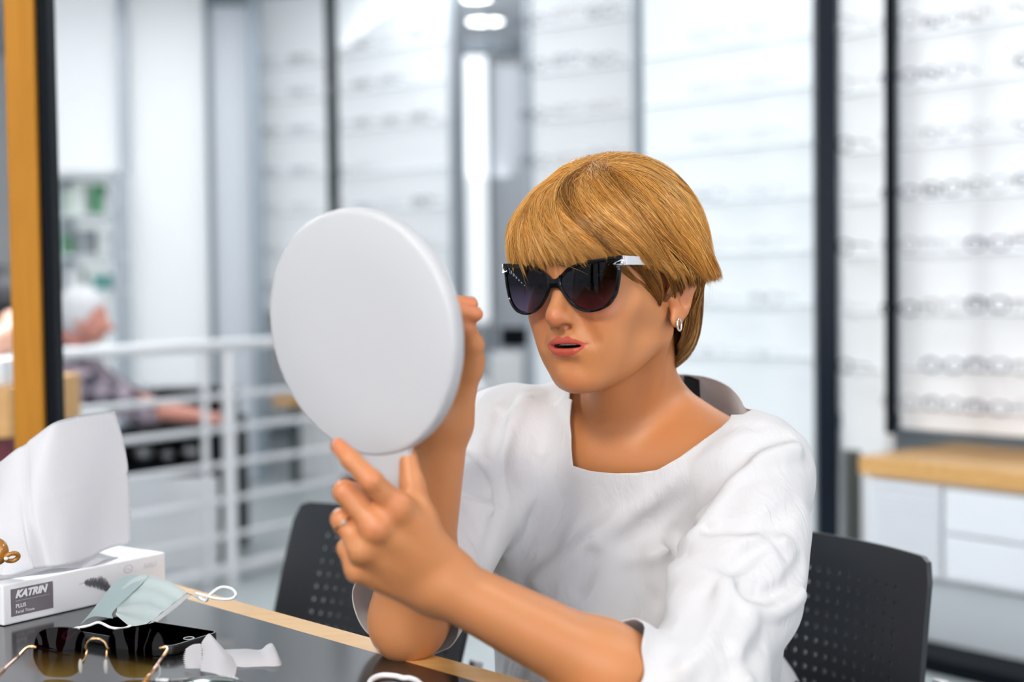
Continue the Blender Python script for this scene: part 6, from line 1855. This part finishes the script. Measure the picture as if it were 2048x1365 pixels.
mobj('trousers', v, f, mat('dark trousers', (0.03, 0.035, 0.05), 0.8), om)
# shoes
for s in (-1, 1):
    bm = bmesh.new(); add_sphere(bm, (hip.x + 0.47, hip.y + 0.10 * s, 0.045), (0.13, 0.05, 0.045)); bobj('shoe', bm, M_black, om, smooth=True)
# his stool
st = thing('stool', 'dark round stool under the old man', 'stool', (hip.x, hip.y, 0))
bm = bmesh.new(); bmesh.ops.create_cone(bm, cap_ends=True, segments=32, radius1=0.19, radius2=0.19, depth=0.05, matrix=Matrix.Translation((hip.x, hip.y, 0.345))); bobj('seat', bm, M_black, st)
bm = bmesh.new(); add_tube(bm, [(hip.x, hip.y, 0.32), (hip.x, hip.y, 0.02)], 0.025); bobj('column', bm, M_steel, st, smooth='auto')
bm = bmesh.new(); bmesh.ops.create_cone(bm, cap_ends=True, segments=32, radius1=0.2, radius2=0.18, depth=0.02, matrix=Matrix.Translation((hip.x, hip.y, 0.011))); bobj('base', bm, M_steel, st)
# low display table he leans on
tzz = P(390, 850, 5.6).z
tA = G(150, 5.75); tB = G(470, 6.0)
lt = thing('display_counter', 'low black counter under the old man\'s arms behind the railing', 'counter', (tA.x, tA.y, 0))
def lbox(nm, x0, x1, y0, y1, z0, z1, m, bev=0.004):
    bm = bmesh.new(); add_box(bm, ((x0 + x1) / 2, (y0 + y1) / 2, (z0 + z1) / 2), (x1 - x0, y1 - y0, z1 - z0), bevel=bev); return bobj(nm, bm, m, lt)
X0, X1, Y0, Y1 = om_h.x + 0.14, P(442, 850, 5.7).x, 5.62, 6.25
lbox('top', X0, X1, Y0, Y1, tzz - 0.05, tzz - 0.02, M_black)
lbox('middle_shelf', X0, X1, Y0, Y1, P(390, 945, 5.6).z, P(390, 935, 5.6).z, M_black)
for x in (X0, X1 - 0.03): lbox('side', x, x + 0.03, Y0 + 0.01, Y1, 0.0, tzz - 0.051, M_black)
lbox('back', X0, X1, Y1 - 0.02, Y1, 0.1, tzz - 0.051, M_black)
lbox('drawer_front', X0 + 0.0, X1, Y0 - 0.03, Y0 - 0.005, 0.0, P(390, 955, 5.6).z, mat('white drawer', (0.90, 0.91, 0.92), 0.4))
for px_, py_, rr_, nm in ((286, 918, 0.045, 'larger'), (336, 915, 0.03, 'middle'), (388, 912, 0.05, 'right-hand')):
    z0_ = P(390, 935, 5.6).z; p_ = P(px_, py_, 5.85)
    bm = bmesh.new(); add_sphere(bm, (p_.x, p_.y, z0_ + rr_ * 0.75), (rr_, rr_, rr_ * 0.72), 20, 12)
    setp(bobj('glass_bowl', bm, mat('shiny bowl', (0.85, 0.92, 0.97), 0.08, 0.4), smooth=True, origin=(p_.x, p_.y, z0_)), nm + ' shiny white bowl on the black counter shelf behind the railing', 'bowl')
# dark screen beyond his hand
q_ = P(365, 790, 6.1)
bm = bmesh.new(); add_box(bm, (q_.x + 0.05, 6.12, tzz + 0.045), (0.34, 0.16, 0.13), bevel=0.006)
setp(bobj('black_case', bm, M_black, origin=(q_.x + 0.05, 6.12, tzz - 0.019)), 'black case on the counter behind the old man\'s hand', 'case')
# small person in the distance, right of the pillar
def walker(px, py_head, d, name_label, shirtc, h=1.6):
    hp = P(px, py_head, d); r = thing('person', name_label, 'person', (hp.x, hp.y, 0))
    zz = hp.z
    def fn(p):
        d_ = ell(p, hp, (0.075, 0.085, 0.11)); d_ = smin(d_, cap(p, hp + Vector((0, 0, -0.12)), hp + Vector((0, 0, -0.20)), 0.05), 0.03)
        d_ = smin(d_, cap(p, hp + Vector((-0.13, 0, -0.27)), hp + Vector((0.13, 0, -0.27)), 0.06), 0.05)
        d_ = smin(d_, cap(p, hp + Vector((0, 0, -0.35)), hp + Vector((0, 0, -0.72)), 0.14, 0.13), 0.06)
        for s in (-1, 1):
            d_ = smin(d_, cap(p, hp + Vector((0.17 * s, 0, -0.28)), hp + Vector((0.21 * s, 0, -0.55)), 0.05, 0.04), 0.03)
            d_ = smin(d_, cap(p, hp + Vector((0.21 * s, 0, -0.55)), hp + Vector((0.19 * s, -0.08, -0.78)), 0.038, 0.03), 0.03)
        d_ = smin(d_, ell(p, hp + Vector((0, -0.09, -0.01)), (0.014, 0.02, 0.022)), 0.01)
        return d_
    lo, hi = np.array(hp) + (-0.35, -0.25, -0.92), np.array(hp) + (0.35, 0.25, 0.16)
    v, f = surface_nets(fn, lo, hi, 0.012); b = mobj('body', v, f, M_skin, r)
    vcol(b.data, 'tint', np.tile(SKIN, (len(v), 1))); vcol(b.data, 'lip', np.full((len(v), 3), -3.0))
    def sh(p): return smax(fn(p) - 0.012, p[:, 2] - (zz - 0.19), 0.01)
    v, f = surface_nets(sh, lo, hi, 0.012); mobj('clothing', v, f, mat('cloth ' + name_label[:12], shirtc, 0.8), r)
    def ha(p): return smax(ell(p, hp + Vector((0, 0.012, 0.018)), (0.088, 0.092, 0.118)), -ell(p, hp + Vector((0, -0.08, -0.05)), (0.075, 0.07, 0.095)), 0.01)
    v, f = surface_nets(ha, np.array(hp) - 0.16, np.array(hp) + 0.16, 0.010); mobj('hair', v, f, mat('dark hair', (0.03, 0.025, 0.02), 0.6), r)
    def lg(p):
        d_ = None
        for s in (-1, 1):
            c = cap(p, hp + Vector((0.08 * s, 0, -0.74)), Vector((hp.x + 0.10 * s, hp.y, 0.06)), 0.085, 0.05); d_ = c if d_ is None else smin(d_, c, 0.03)
        return smin(d_, ell(p, Vector((hp.x, hp.y, zz - 0.74)), (0.15, 0.12, 0.12)), 0.04)
    v, f = surface_nets(lg, (hp.x - 0.3, hp.y - 0.25, 0.0), (hp.x + 0.3, hp.y + 0.25, zz - 0.6), 0.02); mobj('trousers', v, f, mat('dark trousers', (0.03, 0.035, 0.05), 0.8), r)
    return r
# staff member at the desk on the far left: only a sleeve and forearm in view
hp = P(-105, 470, 3.35)
r = thing('person', 'person in black at the wooden desk at the left edge, sleeve and forearm showing', 'person', (hp.x, hp.y + 0.25, 0))
sa = Vector((hp.x + 0.02, hp.y + 0.25, P(-60, 600, 3.35).z + 0.02)); el_ = P(10, 618, 3.42); ha_ = P(-50, 708, 3.15)
w0_ = P(34, 668, 3.33)
def fn(p):
    c = Vector((hp.x - 0.12, hp.y + 0.28, 0.0))
    d_ = cap(p, Vector((c.x, c.y, 0.6)), Vector((c.x, c.y, 1.02)), 0.14, 0.13)
    d_ = smin(d_, cap(p, Vector((c.x - 0.15, c.y, 1.12)), Vector((c.x + 0.15, c.y, 1.12)), 0.06), 0.06)
    d_ = smin(d_, cap(p, Vector((c.x, c.y, 1.15)), Vector((c.x, c.y - 0.02, 1.30)), 0.055, 0.05), 0.03)
    d_ = smin(d_, ell(p, (c.x, c.y - 0.03, 1.38), (0.075, 0.09, 0.11)), 0.02)
    d_ = smin(d_, cap(p, Vector((c.x + 0.16, c.y, 1.10)), el_, 0.055, 0.045), 0.03)
    d_ = smin(d_, cap(p, el_, w0_, 0.043, 0.036), 0.03)
    d_ = smin(d_, cap(p, w0_, ha_, 0.036, 0.026), 0.03)
    return d_
lo, hi = (hp.x - 0.5, hp.y - 0.35, 0.45), (hp.x + 0.45, hp.y + 0.6, 1.55)
v, f = surface_nets(fn, lo, hi, 0.010); b = mobj('body', v, f, M_skin, r); vcol(b.data, 'tint', np.tile(np.array([0.75, 0.42, 0.30]), (len(v), 1))); vcol(b.data, 'lip', np.full((len(v), 3), -3.0))
def fn2(p):
    c = Vector((hp.x - 0.12, hp.y + 0.28, 0.0))
    d_ = cap(p, Vector((c.x, c.y, 0.55)), Vector((c.x, c.y, 1.02)), 0.16, 0.15)
    d_ = smin(d_, cap(p, Vector((c.x - 0.15, c.y, 1.11)), Vector((c.x + 0.15, c.y, 1.11)), 0.075), 0.06)
    d_ = smin(d_, cap(p, Vector((c.x + 0.16, c.y, 1.10)), el_, 0.066, 0.060), 0.03)
    return smin(d_, cap(p, el_, el_.lerp(w0_, 0.3), 0.058, 0.054), 0.02)
v, f = surface_nets(fn2, lo, hi, 0.010); mobj('black_top', v, f, mat('black cloth', (0.006, 0.006, 0.009), 0.8), r)
def ha2(p):
    c = Vector((hp.x - 0.12, hp.y + 0.25, 1.40)); return smax(ell(p, c + Vector((0, 0.015, 0.01)), (0.09, 0.10, 0.12)), -ell(p, c + Vector((0, -0.09, -0.06)), (0.075, 0.07, 0.10)), 0.01)
v, f = surface_nets(ha2, (hp.x - 0.35, hp.y, 1.2), (hp.x + 0.1, hp.y + 0.5, 1.6), 0.010); mobj('hair', v, f, mat('dark hair', (0.03, 0.025, 0.02), 0.6), r)
